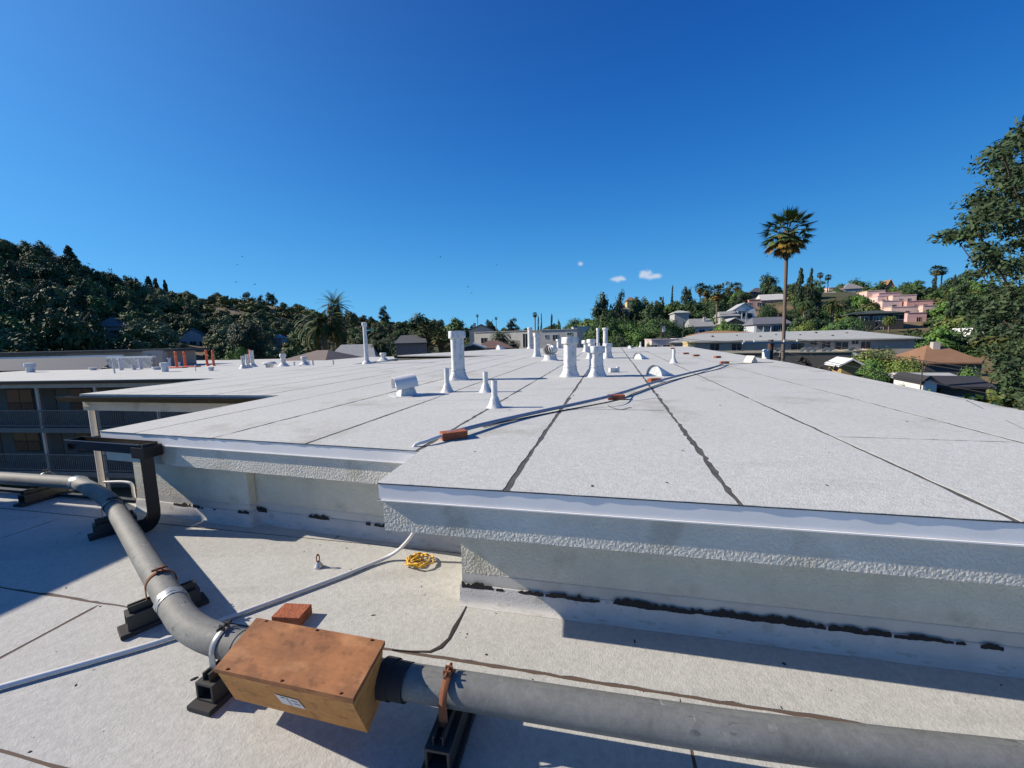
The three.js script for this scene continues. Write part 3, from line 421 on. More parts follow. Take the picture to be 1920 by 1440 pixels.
// yellow rope, little fitting, litter
{
  const o = P(786, 1057, 0), r = rnd(9), loops = [];
  for (let k = 0; k < 4; k++) { const pts = [], n = 14, R = [0.095, 0.06, 0.05, 0.08][k], cx = [0.015, -0.03, -0.025, 0.0][k], cz = [0.0, 0.01, -0.02, 0.01][k]; for (let i = 0; i < n; i++) { const a = i / n * 6.283; pts.push(V(cx + Math.cos(a) * R * (0.85 + 0.3 * r()), 0.012 + 0.022 * r() + 0.006 * k, cz + Math.sin(a) * R * (0.8 + 0.3 * r()))); } loops.push(tube(pts, 0.0055, 90, 6, true)); }
  loops.push(tube([V(-0.06, 0.01, 0.0), V(-0.04, 0.045, 0.02), V(-0.01, 0.05, -0.01), V(-0.03, 0.02, -0.03), V(-0.05, 0.04, 0.0)], 0.009, 50, 6), tube([V(-0.05, 0.01, 0.02), V(0, 0.03, 0.05), V(0.04, 0.012, 0.06), V(0.02, 0.012, 0.03)], 0.007, 40, 6));
  const m = mesh('yellow_rope', loops, M.rope); m.position.copy(o); tag(m, 'tangled loop of yellow rope lying on the lower roof', 'rope');
  const f = thing('pipe_fitting', 'small rusty pipe fitting with an upright ring on the lower roof', 'fitting', P(598, 1064, 0));
  mesh('base', loft([[0.001, 0], [0.028, 0], [0.03, 0.012], [0.018, 0.03], [0.012, 0.045], [0.001, 0.046]], 2, 16), M.galv, f); mesh('loop', new THREE.TorusGeometry(0.018, 0.0055, 8, 20).scale(0.6, 1.5, 1).rotateY(0.9).translate(-0.002, 0.07, 0), M.rust, f);
  const bits = [], rr = rnd(21), leaf = (p, s) => { const g = new THREE.IcosahedronGeometry(s, 0); g.scale(1 + rr(), 0.4, 0.5 + rr() * 0.5); g.rotateY(rr() * 6); bits.push(g.translate(p.x, s * 0.25 + p.y, p.z)); };
  for (const [X, Y, s] of [[570, 1035, 1], [600, 1022, 1], [650, 1028, 1], [790, 1100, 0.9], [797, 1116, 0.7], [700, 1154, 1.3], [658, 1068, 1], [912, 1228, 1.2], [876, 1189, 1], [150, 1000, 1], [124, 1103, 1.2], [107, 1018, 0.8], [188, 1137, 0.9], [142, 1285, 0.9], [364, 1273, 1.5], [56, 1410, 1], [1470, 1245, 1.5], [1190, 1203, 1.3], [1153, 1160, 1.2], [1218, 1160, 1.2], [1510, 1355, 1], [1715, 1380, 1], [1465, 1327, 0.8], [1877, 1285, 1], [820, 1380, 0.9], [660, 1166, 0.6], [930, 1150, 0.8], [996, 1135, 1], [1020, 1140, 0.8], [1805, 1203, 1], [1630, 1203, 0.9]]) leaf(P(X, Y, 0), 0.0062 * s);
  for (let i = 0; i < 190; i++) { const p = V(-4 + rr() * 7, 0, -(0.9 + rr() * 2.6)); if (rr() < 0.75) leaf(p, 0.0016 + 0.0022 * rr()); }
  const lit = mesh('leaf_litter', bits, std({ color: lin(0.035, 0.026, 0.02), roughness: 1 })); lit.userData.kind = 'stuff'; tag(lit, 'dark scattered leaf bits and grit on the lower roof', 'litter');
  const b2 = bits.length = 0; for (const [X, Y, s] of [[1075, 742, 1.4], [1238, 718, 1], [1205, 806, 0.7], [890, 847, 0.8], [1110, 911, 1], [1350, 760, 1], [1280, 845, 0.8], [1550, 910, 0.9], [1250, 905, 1], [955, 768, 0.8], [1700, 790, 1]]) leaf(P(X, Y, RT + 0.002), 0.007 * s); for (let i = 0; i < 160; i++) leaf(V(-3 + rr() * 8, RT + 0.001, -(2.2 + rr() * 8)), 0.0018 + 0.004 * rr() * rr());
  const l2 = mesh('roof_grit', bits, std({ color: lin(0.05, 0.045, 0.04), roughness: 1 })); l2.userData.kind = 'stuff'; tag(l2, 'sparse dark grit on the upper roof', 'grit');
}

// ---------------------------------------------------------------- vents and pipes on the upper roof
const topOf = (xb, yb, xt, yt, h) => { const p = P(xb, yb, h), q = ray(xt, yt); return EYE + q.y * (-p.z / -q.z) - h; };
function flue(xb, yb, xt, yt, w, cap, ch, label, o = {}) {
  const h = o.h ?? RT, H = topOf(xb, yb, xt, yt, h), ex = o.ex ?? 5, t = thing('flue_vent', label, 'roof vent', P(xb, yb, h), TH + (o.turn || 0), 'capped white flues'); const a = w / 2, b = cap / 2;
  mesh('shaft', loft([[a, 0.005], [a, H - ch * 0.6]], ex), M.white, t);
  mesh('flashing', loft([[a * 1.75, 0.001], [a * 1.5, 0.025], [a * 1.18, 0.10], [a * 1.04, 0.17], [a * 0.98, 0.172]], ex), M.white, t);
  mesh('storm_collar', loft([[a * 1.0, 0.172], [a * 1.12, 0.178], [a * 1.1, 0.195], [a * 0.99, 0.2]], ex), M.white, t); mesh('cap', loft([[a * 0.9, H - ch - 0.012], [b, H - ch], [b * 1.02, H - ch + 0.012], [b, H - 0.012], [b * 0.97, H], [0.001, H + 0.006]], ex), M.white, t); return t;
}
flue(860, 712, 850, 621, 0.235, 0.30, 0.13, 'tallest square white flue with a wide cap beside a scoop vent');
flue(1069, 706, 1067, 632, 0.205, 0.27, 0.12, 'square white flue standing in front of the turbine vent');
flue(1118, 706, 1117, 649, 0.215, 0.265, 0.12, 'short square white flue with a scuffed side');
flue(1007, 669, 1004, 625, 0.21, 0.25, 0.12, 'slim white flue with dark streaks behind the turbine vent');
flue(994, 654, 992, 614, 0.30, 0.34, 0.15, 'tall far white flue near the back roof edge', { ex: 2 });
flue(1109, 672, 1107, 636, 0.20, 0.27, 0.12, 'white flue with a broad cap between two thin tall pipes and a small one');
flue(1139, 672, 1139, 644, 0.22, 0.27, 0.13, 'squat white flue with a broad cap below the tall pipes');
flue(1099, 660, 1098, 638, 0.2, 0.36, 0.16, 'far low white flue with a cowl');
flue(1048, 653, 1047, 636, 0.24, 0.34, 0.14, 'small far white flue before a stucco house');
function stub(xb, yb, xt, yt, r, label, o = {}) {
  const h = o.h ?? RT, H = topOf(xb, yb, xt, yt, h), t = thing('vent_pipe', label, 'vent pipe', P(xb, yb, h), 0, o.group || 'white plumbing vent pipes');
  mesh('pipe', [cyl(r, r, H - 0.002, 0, 0.002, 0, 18, true), new THREE.RingGeometry(r * 0.8, r, 18).rotateX(-Math.PI / 2).translate(0, H, 0), cyl(r * 0.8, r * 0.8, H * 0.4, 0, H * 0.6, 0, 18, true)], o.mat || M.white, t);
  if (!o.bare) mesh('flashing', loft([[r * 2.9, 0.001], [r * 2.6, 0.008], [r * 1.9, 0.05], [r * 1.25, 0.115], [r * 1.02, 0.125]], 2, 22), M.white, t);
  if (o.cap) mesh('cap', loft([[r * 1.0, H - 0.09], [r * 1.35, H - 0.085], [r * 1.35, H - 0.01], [r * 1.2, H + 0.01], [0.001, H + 0.016]], 2, 20), M.white, t);
  return t;
}
stub(839, 735, 835, 690, 0.036, 'white vent pipe standing in front of the tallest flue');
stub(911, 735, 906, 697, 0.036, 'white vent pipe behind the one with the widest foot');
stub(928, 764, 923, 713, 0.033, 'white vent pipe with the widest foot, nearest the blue-grey conduit');
stub(1263, 681, 1263, 655, 0.04, 'white vent pipe between the scoop vents and the roof edge');
stub(1201, 651, 1201, 641, 0.05, 'tiny white vent pipe at the back roof edge');
stub(1121, 663, 1119, 616, 0.055, 'thin tall white pipe with a small cap', { cap: 1 });
stub(1135, 661, 1134, 615, 0.10, 'thicker tall white pipe with a small cap', { cap: 1 });
stub(1124, 662, 1124, 643, 0.03, 'thin short white pipe among the flues', { bare: 1 });
stub(719, 677, 718, 662, 0.09, 'white capped pipe near the tall pole', { cap: 1 });
for (const [a, b, c, d, r] of [[457, 691, 455, 667, 0.05], [465, 690, 463, 664, 0.05], [474, 688, 471, 657, 0.06]]) stub(a, b, c, d, r, 'one of three white pipes in a row at the left roof edge', { group: 'three pipes in a row' });
stub(532, 687, 531, 664, 0.075, 'capped white pipe at the left roof edge beyond the row of three', { cap: 1 });
stub(571, 685, 570, 669, 0.075, 'capped white pipe beside a low box at the left roof edge', { cap: 1 });
for (const [a, b, c, d] of [[552, 686, 552, 678], [579, 685, 578, 677], [587, 685, 587, 676], [625, 684, 624, 675]]) stub(a, b, c, d, 0.03, 'very short white stub pipe at the left roof edge', { bare: 1, group: 'short stub pipes' });
{ const t = thing('mushroom_vent', 'low round white mushroom vent at the left roof edge', 'roof vent', P(506, 689, RT)); mesh('neck', cyl(0.11, 0.11, 0.1, 0, 0, 0), M.white, t); mesh('hood', loft([[0.10, 0.09], [0.21, 0.10], [0.21, 0.14], [0.14, 0.19], [0.001, 0.20]], 2, 24), M.white, t); }
{ const p = P(688, 682, RT), H = topOf(688, 682, 680, 605, RT), t = thing('antenna_pole', 'tall white pole with a small green tag on its side arm', 'pole', p); mesh('post', cyl(0.075, 0.06, H - 0.12, 0, 0, 0, 16), M.white, t); mesh('cap', loft([[0.06, H - 0.12], [0.085, H - 0.1], [0.085, H], [0.001, H + 0.02]], 2, 16), M.white, t); mesh('flashing', loft([[0.17, 0.001], [0.1, 0.1], [0.076, 0.11]], 2, 16), M.white, t);
  const arm = mesh('side_arm', cyl(0.02, 0.02, 0.28, 0, 0, 0, 8).rotateZ(-Math.PI / 2).translate(0.03, H - 0.26, 0), M.white, t); mesh('green_tag', bx(0.14, 0.07, 0.02, 0.24, H - 0.25, 0.03), std({ color: lin(0.03, 0.26, 0.16) }), arm); }
{ // turbine vent: a ball of curved fins on a neck
  const t = thing('turbine_vent', 'round white turbine vent with curved fins', 'turbine vent', P(1032, 676, RT)); const k = topOf(1032, 676, 1031, 646, RT) / 0.5;
  mesh('neck', loft([[0.30 * k, 0.001], [0.22 * k, 0.03], [0.19 * k, 0.12], [0.19 * k, 0.2], [0.21 * k, 0.205]], 2, 28), M.white, t);
  const fins = []; for (let i = 0; i < 20; i++) { const pos = [], idx = []; for (let j = 0; j <= 12; j++) { const v = j / 12, ph = (v - 0.5) * 2.3, rad = 0.235 * Math.cos(ph) * k, y = (0.345 + 0.15 * Math.sin(ph) / Math.sin(1.15)) * k; for (const e of [0, 1]) { const a = i / 20 * 6.283 + v * 0.5 + e * 0.26, r = rad * (e ? 0.74 : 1); pos.push(Math.cos(a) * r, y, Math.sin(a) * r); } if (j) { const q = j * 2; idx.push(q - 2, q - 1, q, q - 1, q + 1, q); } } const g = new THREE.BufferGeometry(); g.setAttribute('position', new THREE.Float32BufferAttribute(pos, 3)); g.setAttribute('uv', new THREE.Float32BufferAttribute(new Array(pos.length / 3 * 2).fill(0), 2)); g.setIndex(idx); g.computeVertexNormals(); fins.push(g); }
  const fm = mesh('fins', fins, std({ color: lin(0.68, 0.69, 0.7), roughness: 0.35, metalness: 0.3, side: THREE.DoubleSide }), t); mesh('top_cap', loft([[0.11 * k, 0.49 * k], [0.10 * k, 0.505 * k], [0.001, 0.515 * k]], 2, 24), M.white, t); mesh('inner_drum', loft([[0.10 * k, 0.2 * k], [0.14 * k, 0.28 * k], [0.15 * k, 0.35 * k], [0.12 * k, 0.45 * k], [0.05 * k, 0.49 * k]], 2, 20), M.darkSteel, t); mesh('bottom_ring', cyl(0.12 * k, 0.12 * k, 0.02, 0, 0.2 * k, 0), M.white, t);
}
function scoop(X, Y, w, len, turn, label) {                              // half-round dormer vent: arched mouth, back running down to the roof
  const t = thing('scoop_vent', label, 'roof vent', P(X, Y, RT), turn, 'half-round scoop vents'); const r = w / 2, N = 18, pos = [], idx = [];
  for (let j = 0; j <= 8; j++) { const s = j / 8, x = -len / 2 + len * s, k = Math.sqrt(Math.max(0.0001, 1 - s * 0.985)); for (let i = 0; i <= N; i++) { const a = i / N * Math.PI, hh = s < 0.12 ? 1 : Math.max(0.02, 1 - (s - 0.12) / 0.88); pos.push(x, 0.003 + Math.sin(a) * r * 1.18 * hh, -Math.cos(a) * r * (0.75 + 0.25 * k)); } }
  for (let j = 0; j < 8; j++) for (let i = 0; i < N; i++) { const a = j * (N + 1) + i, b = a + N + 1; idx.push(a, a + 1, b, b, a + 1, b + 1); }
  const g = new THREE.BufferGeometry(); g.setAttribute('position', new THREE.Float32BufferAttribute(pos, 3)); g.setAttribute('uv', new THREE.Float32BufferAttribute(pos.flatMap((v, i) => i % 3 === 2 ? [] : [v]), 2)); g.setIndex(idx); g.computeVertexNormals();
  M.whiteTwo ??= std({ color: lin(0.72, 0.72, 0.71), roughness: 0.5, side: THREE.DoubleSide });
  mesh('hood', g, M.whiteTwo, t); const f = new THREE.CircleGeometry(r * 0.95, 20, 0, Math.PI).scale(1, 1.16, 1).rotateY(-Math.PI / 2).translate(-len / 2 + 0.035, 0.004, 0); mesh('louvre', f, M.white, t);
  mesh('flange', bx(len * 1.15, 0.004, w * 1.3, 0.02, 0.003, 0), M.white, t); return t;
}
scoop(1239, 703, 0.33, 0.44, 0.62, 'white half-round scoop vent beside the brown brick');
scoop(1203, 673, 0.34, 0.46, 0.62, 'white half-round scoop vent halfway back along the seam');
scoop(1183, 653, 0.30, 0.4, 0.62, 'small far white half-round scoop vent at the back roof edge');
scoop(940, 655, 0.55, 0.6, 0.62, 'far white half-round scoop vent beyond the black gutter slot');
{ // the raised barrel hood vent on its tapered neck
  const t = thing('barrel_hood_vent', 'white barrel-hooded roof vent on a tapered neck', 'roof vent', P(760, 741, RT), 0.55), s = 0.30;
  const nk = new THREE.CylinderGeometry(0.115, 0.165, 0.13, 4, 1).rotateY(Math.PI / 4); mesh('neck', toCreasedNormals(nk.translate(0.02, 0.066, 0), 0.4), M.white, t);
  const sh = new THREE.Shape(); sh.absarc(0, 0, 0.135, -0.25, Math.PI + 0.25, false); sh.absarc(0, 0, 0.128, Math.PI + 0.25, -0.25, true);
  mesh('hood', new THREE.ExtrudeGeometry(sh, { depth: s, bevelEnabled: false, curveSegments: 28 }).rotateY(Math.PI / 2).rotateZ(0.12).translate(-s / 2, 0.125, 0), M.whiteClean, t);
  mesh('throat', new THREE.CircleGeometry(0.125, 24, -0.2, Math.PI + 0.4).rotateY(-Math.PI / 2).rotateZ(0.12).translate(-s / 2 + 0.04, 0.128, 0), M.white, t); mesh('flange', bx(0.42, 0.004, 0.34, 0.02, 0.003, 0), M.white, t);
}
{ const t = thing('junction_box', 'small white box on the roof behind the short flue', 'junction box', P(1149, 698, RT), 0.2); mesh('box', bx(0.15, 0.09, 0.1, 0, 0.047, 0, 0.008), M.white, t); mesh('side_pipe', cyl(0.035, 0.035, 0.11, 0.10, 0.002, 0.02, 12), M.white, t); }
{ const t = thing('gabled_vent', 'small cream gabled vent at the right roof edge', 'roof vent', P(1407, 679.5, RT), 0.35); const s = new THREE.Shape(); s.moveTo(-0.1, 0); s.lineTo(0.1, 0); s.lineTo(0.1, 0.03); s.lineTo(0, 0.165); s.lineTo(-0.1, 0.03); s.closePath(); mesh('body', new THREE.ExtrudeGeometry(s, { depth: 0.22, bevelEnabled: false }).translate(0, 0.002, -0.11), plain(0.62, 0.56, 0.47), t); mesh('louvre', bx(0.012, 0.06, 0.004, 0, 0.08, 0.1125), M.darkSteel, t); }

// ---------------------------------------------------------------- the wing across the court, on the left
{
  const D = 21.5, L = B(-260, 716, D + 2.8), R = B(470, 708, D - 0.5), a = [L.x, -L.z], b = [R.x, -R.z], yR = B(200, 711, D + 0.9).y, len = Math.hypot(b[0] - a[0], b[1] - a[1]);
  const t = thing('gallery_building', 'three-storey building across the court with railed access galleries', 'building'), at = (s, o) => along(a, b, s, o);
  const band = (s0, s1, o, y0, y1, th) => upright(at(s0, o), at(s1, o), y0, y1, th);
  mesh('roof', slab([at(-3, 0.1), at(len, 0.1), at(len, -24), at(-3, -24)], yR, yR - 0.12), M.roofUp, t);
  mesh('roof_gutter', band(-3, len, 0.24, yR - 0.19, yR - 0.02, 0.12), M.black, t); mesh('roof_fascia', band(-3, len, 0.10, yR - 0.42, yR - 0.125, 0.3), plain(0.3, 0.3, 0.28), t);
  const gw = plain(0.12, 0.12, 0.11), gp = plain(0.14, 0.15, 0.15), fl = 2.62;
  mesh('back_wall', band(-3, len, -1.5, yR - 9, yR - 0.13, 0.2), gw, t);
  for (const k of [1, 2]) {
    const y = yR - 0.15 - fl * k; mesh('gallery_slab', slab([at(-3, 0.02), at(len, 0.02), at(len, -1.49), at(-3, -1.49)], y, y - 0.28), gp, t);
    const bars = [band(-3, len, 0.0, y + 1.0, y + 1.05, 0.05), band(-3, len, 0, y + 0.10, y + 0.14, 0.04)]; for (let s = -3; s < len; s += 0.145) { const p = at(s, -0.02); bars.push(bx(0.022, 0.9, 0.022, p[0], y + 0.56, -p[1])); }
    mesh('railing', bars, std({ color: lin(0.15, 0.155, 0.155), roughness: 0.6 }), t);
    for (let s = -1.2; s < len; s += 4.6) { const w = mesh('window', band(s, s + 2.0, -1.46, y + 0.75, y + 2.15, 0.05), M.darkSteel, t); mesh('pane', band(s + 0.08, s + 0.98, -1.445, y + 0.83, y + 2.07, 0.02), M.glass, w); mesh('pane', band(s + 1.03, s + 1.92, -1.445, y + 0.83, y + 2.07, 0.02), M.glass, w); mesh('door', band(s + 2.7, s + 3.6, -1.46, y + 0.0, y + 2.1, 0.04), plain(0.10, 0.085, 0.07), t); }
  }
  for (let s = 0.8; s < len; s += 3.9) { const p = at(s, -0.08); mesh('post', bx(0.1, 9, 0.1, p[0], yR - 0.43 - 4.5, -p[1]), plain(0.5, 0.5, 0.48), t); }
  // raised stair head and shingled slope on that roof
  const up = thing('roof_penthouse', 'long beige raised roof room with a dark slope beyond the galleries', 'penthouse'), u0 = B(-260, 668, 41), u1 = B(308, 655, 36), pa = [u0.x, -u0.z], pb = [u1.x, -u1.z];
  mesh('wall', upright(pa, pb, yR - 0.1, u1.y - 0.18, 3), plain(0.36, 0.32, 0.28), up); mesh('roof', upright(along(pa, pb, -0.4, 0.35), along(pb, pa, -1.4, -0.35), u1.y - 0.18, u1.y + 0.05, 3.6), M.darkSteel, up);
  { const s = B(-260, 691, 36.5), e = B(200, 676, 34), f = along([s.x, -s.z], [e.x, -e.z], 0, 0); const pos = []; const q = [V(s.x, yR + 0.02, s.z + 0.6), V(e.x, yR + 0.02, e.z + 0.6), V(e.x, yR + 1.0, e.z - 1.4), V(s.x, yR + 1.0, s.z - 1.4)]; const g = new THREE.BufferGeometry().setFromPoints([q[0], q[1], q[2], q[0], q[2], q[3]]); g.setAttribute('uv', new THREE.Float32BufferAttribute([0, 0, 1, 0, 1, 1, 0, 0, 1, 1, 0, 1], 2)); g.computeVertexNormals(); mesh('shingle_slope', g, plain(0.055, 0.07, 0.10), up); mesh('ridge_trim', upright([s.x, -s.z + 1.4], [e.x, -e.z + 1.4], yR + 1.0, yR + 1.12, 0.15), M.flash, up); }
  { const s = B(198, 671, 34), e = B(285, 669, 33.2), w = thing('block_screen_wall', 'low white block wall with a bright cap on the far roof', 'wall'); mesh('cap', upright([s.x, -s.z], [e.x, -e.z], s.y - 0.05, s.y + 0.08, 0.3), M.whiteClean, w); const l = Math.hypot(e.x - s.x, e.z - s.z), rows = 5, hh = (s.y - 0.06 - yR) / rows; const bw = 0.44, mats = [plain(0.42, 0.41, 0.4), plain(0.36, 0.355, 0.35), plain(0.47, 0.46, 0.45)]; mesh('mortar', upright(along([s.x, -s.z], [e.x, -e.z], 0, -0.03), along([e.x, -e.z], [s.x, -s.z], 0, 0.03), yR + 0.01, s.y - 0.052, 0.14), plain(0.25, 0.24, 0.23), w);
    for (let r = 0; r < rows; r++) for (let q = (r % 2) * bw / 2; q < l - bw * 0.6; q += bw) mesh('block', upright(along([s.x, -s.z], [e.x, -e.z], q + 0.012, 0), along([s.x, -s.z], [e.x, -e.z], Math.min(l, q + bw) - 0.012, 0), yR + 0.01 + r * hh + 0.012, yR + 0.01 + (r + 1) * hh, 0.028), mats[(r * 7 + Math.round(q * 5)) % 3], w); }
  { const q = B(291, 665, 35.6); const w = thing('stair_arch', 'pale curved end wall with a dark opening beyond the galleries', 'wall', V(q.x, yR, q.z)); mesh('wall', bx(1.7, q.y - yR + 0.35, 0.6, 0, (q.y - yR + 0.35) / 2, 0), plain(0.4, 0.37, 0.33), w); mesh('opening', bx(0.32, 0.42, 0.05, -0.2, 0.85, 0.31), M.darkSteel, w); }
  // pipes on that roof
  const item = (X, Y, Yt, r, label, o = {}) => { const q = ray(X, Y), dd = o.d || (yR - EYE) / q.y * -q.z; const base = B(X, Y, dd); base.y = yR; const H = B(X, Yt, dd).y - yR; const v = thing('far_roof_pipe', label, 'vent pipe', base, 0, 'pipes on the roof across the court'); if (o.drum) mesh('drum', loft([[r * 0.8, 0.001], [r * 0.85, H * 0.55], [r * 1.1, H * 0.6], [r * 1.05, H], [0.001, H * 1.05]], 2, 20), M.white, v); else { mesh('pipe', cyl(r, r, H - 0.002, 0, 0.002, 0, 14), M.white, v); if (o.cap !== 0) mesh('cap', cyl(r * 1.4, r * 1.3, H * 0.14, 0, H * 0.86, 0, 14), M.white, v); } return v; };
  for (const [X, Y, Yt, r] of [[101, 689, 675, 0.1], [163, 688, 667, 0.12], [228, 694, 672, 0.13], [265, 692, 673, 0.12], [215, 700, 671, 0.05], [252, 693, 684, 0.13], [367, 696, 684, 0.03], [319, 687, 671, 0.1], [336, 687, 679, 0.1]]) item(X, Y, Yt, r, 'white vent pipe on the roof across the court');
  for (const [X, Y, Yt, r] of [[58, 698, 681, 0.3], [116, 691, 685, 0.18], [310, 697, 680, 0.24], [175, 694, 689, 0.25], [295, 693, 688, 0.3], [396, 695, 688, 0.18]]) item(X, Y, Yt, r, 'low round white vent on the roof across the court', { drum: 1 });
  for (const [X, Y, Yt] of [[332, 690, 659], [348, 688, 659], [389, 686, 656], [401, 686, 657], [470, 683, 655]]) { const q = ray(X, Y), dd = (yR - EYE) / q.y * -q.z, base = B(X, Y, Math.min(dd, 40)); base.y = yR; const H = B(X - 3, Yt, Math.min(dd, 40)).y - yR; const v = thing('orange_post', 'bright orange upright post on the roof across the court', 'post', base, 0, 'orange posts across the court'); mesh('post', loft([[0.15, 0.001], [0.085, H * 0.06], [0.075, H * 0.97], [0.04, H]], 3, 16), M.orange, v); mesh('band', loft([[0.082, H * 0.66], [0.082, H * 0.72]], 3, 16), plain(0.6, 0.35, 0.2), v); }
  for (const [X, Y, w] of [[330, 690, 1.5], [360, 688, 1.1]]) { const q = ray(X, Y), dd = (yR - EYE) / q.y * -q.z, base = B(X, Y, dd); base.y = yR; const m = mesh('orange_bag', new RoundedBoxGeometry(w, 0.09, 0.6, 3, 0.04).translate(0, 0.046, 0), M.orange); m.position.copy(base); tag(m, 'crumpled orange sheet lying by the orange posts', 'sheet', 'orange sheets'); }
}

// ---------------------------------------------------------------- houses
const seenHouses = [];
function house(o) {                                                       // eave corners by pixel at given distances, wall height, depth
  const caz = (X) => { const q = ray(X, o.e); return -q.z / Math.hypot(q.x, q.z); }, dF = () => o.d * (1 + 0.55 * (caz(o.x[1]) / caz(o.x[0]) - 1)); 
  if (o.foot) { const q = ray((o.x[0] + o.x[1]) / 2, o.foot); for (let t = 20; t < 400; t += 1) if (EYE + q.y * t < terrain(q.x * t, q.z * t)) { o.d = -q.z * t; break; } }
  seenHouses.push([o.x[0], o.x[1], o.e, o.d]);
  const A = B(o.x[0], o.e, o.d), C = B(o.x[1], o.e + (o.de || 0), o.d2 || dF()), w = Math.hypot(C.x - A.x, C.z - A.z), yaw = Math.atan2(-(C.z - A.z), C.x - A.x), ye = (A.y + C.y) / 2, H = o.h || 3, dp = o.dp || w * 0.7;
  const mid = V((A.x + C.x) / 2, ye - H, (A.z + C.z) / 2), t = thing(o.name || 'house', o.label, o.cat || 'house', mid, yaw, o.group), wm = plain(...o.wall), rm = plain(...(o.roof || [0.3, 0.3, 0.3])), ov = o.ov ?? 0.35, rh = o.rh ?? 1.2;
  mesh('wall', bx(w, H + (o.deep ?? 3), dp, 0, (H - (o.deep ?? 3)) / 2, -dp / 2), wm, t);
  const pos = [], tri = (...p) => p.forEach((q) => pos.push(...q)), quad = (a, b, c, d) => { tri(a, b, c); tri(a, c, d); };
  const x0 = -w / 2 - ov, x1 = w / 2 + ov, z0 = ov, z1 = -dp - ov, y = H + 0.01, zm = (z0 + z1) / 2, yt = y + rh, th = 0.16;
  if (o.type === 'flat') { mesh('parapet', [bx(w + 0.1, 0.12, 0.22, 0, H + 0.06, 0.02), bx(w + 0.1, 0.12, 0.22, 0, H + 0.06, -dp), bx(0.22, 0.12, dp, -w / 2, H + 0.0599, -dp / 2), bx(0.22, 0.12, dp, w / 2, H + 0.0599, -dp / 2)], o.par ? plain(...o.par) : wm, t); mesh('roof', bx(w - 0.2, 0.04, dp - 0.2, 0, H + 0.022, -dp / 2), rm, t); }
  else {
    const rx = o.type === 'hip' ? Math.min(dp / 2, w / 2 * 0.9) * (o.hip ?? 1) : 0;
    if (o.type === 'gableX') { const xm = 0; for (const q of [0, -th]) { quad([x0, y + q, z0], [xm, yt + q, z0], [xm, yt + q, z1], [x0, y + q, z1]); quad([xm, yt + q, z0], [x1, y + q, z0], [x1, y + q, z1], [xm, yt + q, z1]); } quad([x0, y - th, z0], [xm, yt - th, z0], [xm, yt, z0], [x0, y, z0]); quad([xm, yt - th, z0], [x1, y - th, z0], [x1, y, z0], [xm, yt, z0]); }
    else { const l = [x0 + rx, yt, zm], r = [x1 - rx, yt, zm]; quad([x0, y, z0], [x1, y, z0], r, l); quad([x1, y, z1], [x0, y, z1], l, r); tri([x1, y, z0], [x1, y, z1], r); tri([x0, y, z1], [x0, y, z0], l); quad([x0, y - th, z0], [x1, y - th, z0], [x1, y, z0], [x0, y, z0]); quad([x1, y - th, z0], [x1, y - th, z1], [x1, y, z1], [x1, y, z0]); quad([x0, y - th, z1], [x0, y - th, z0], [x0, y, z0], [x0, y, z1]); quad([x0, y - th, z1], [x1, y - th, z1], [x1, y - th, z0], [x0, y - th, z0]); }
    const g = new THREE.BufferGeometry(); g.setAttribute('position', new THREE.Float32BufferAttribute(pos, 3)); const uv = []; for (let i = 0; i < pos.length; i += 3) uv.push(pos[i], pos[i + 2]); g.setAttribute('uv', new THREE.Float32BufferAttribute(uv, 2)); g.computeVertexNormals(); mesh('roof', g, rm, t);
    if (o.type === 'gableX') { const s = new THREE.Shape(); s.moveTo(-w / 2, 0); s.lineTo(w / 2, 0); s.lineTo(0, rh * (w / (w + 2 * ov)) - 0.1); s.closePath(); mesh('gable', new THREE.ExtrudeGeometry(s, { depth: dp - 0.04, bevelEnabled: false }).translate(0, H, -dp + 0.02), wm, t); }
  }
  const fr = plain(...(o.frame || [0.5, 0.5, 0.48])), pane = (par, W, Hh, x, yy, z, side) => mesh('pane', side ? bx(0.03, Hh, W, x, yy, z) : bx(W, Hh, 0.03, x, yy, z), M.glass, par);
  for (const [fx, fy, fw, fh] of o.win || []) { const X = (fx - 0.5) * w, Y = H - fy, f = mesh('window', [bx(fw + 0.14, 0.07, 0.1, X, Y + 0.035, 0), bx(fw + 0.14, 0.07, 0.14, X, Y - fh - 0.035, 0), bx(0.07, fh, 0.1, X - fw / 2 - 0.035, Y - fh / 2, 0), bx(0.07, fh, 0.1, X + fw / 2 + 0.035, Y - fh / 2, 0), bx(0.05, fh, 0.08, X, Y - fh / 2, 0)], fr, t); pane(f, fw / 2 - 0.03, fh, X - fw / 4 - 0.01, Y - fh / 2, 0.006); pane(f, fw / 2 - 0.03, fh, X + fw / 4 + 0.01, Y - fh / 2, 0.006); }
  for (const [fz, fy, fw, fh] of o.winL || []) { const Z = -fz * dp, Y = H - fy, f = mesh('window', [bx(0.1, 0.07, fw + 0.14, -w / 2, Y + 0.035, Z), bx(0.14, 0.07, fw + 0.14, -w / 2, Y - fh - 0.035, Z), bx(0.1, fh, 0.07, -w / 2, Y - fh / 2, Z - fw / 2 - 0.035), bx(0.1, fh, 0.07, -w / 2, Y - fh / 2, Z + fw / 2 + 0.035)], fr, t); pane(f, fw, fh, -w / 2 - 0.006, Y - fh / 2, Z, 1); }
  for (const [fx, fz, k] of o.vents || []) mesh('roof_vent', loft([[0.22, 0], [0.2, 0.2], [0.1, 0.34], [0.001, 0.36]], 2, 12).translate((fx - 0.5) * w, y + rh * (k ?? 0.5) - 0.1, -fz * dp), M.darkSteel, t);
  if (o.chim) mesh('chimney', bx(0.6, 1.3, 0.6, (o.chim[0] - 0.5) * w, H + rh * 0.6 + 0.4, -dp * o.chim[1]), plain(0.42, 0.38, 0.35), t);
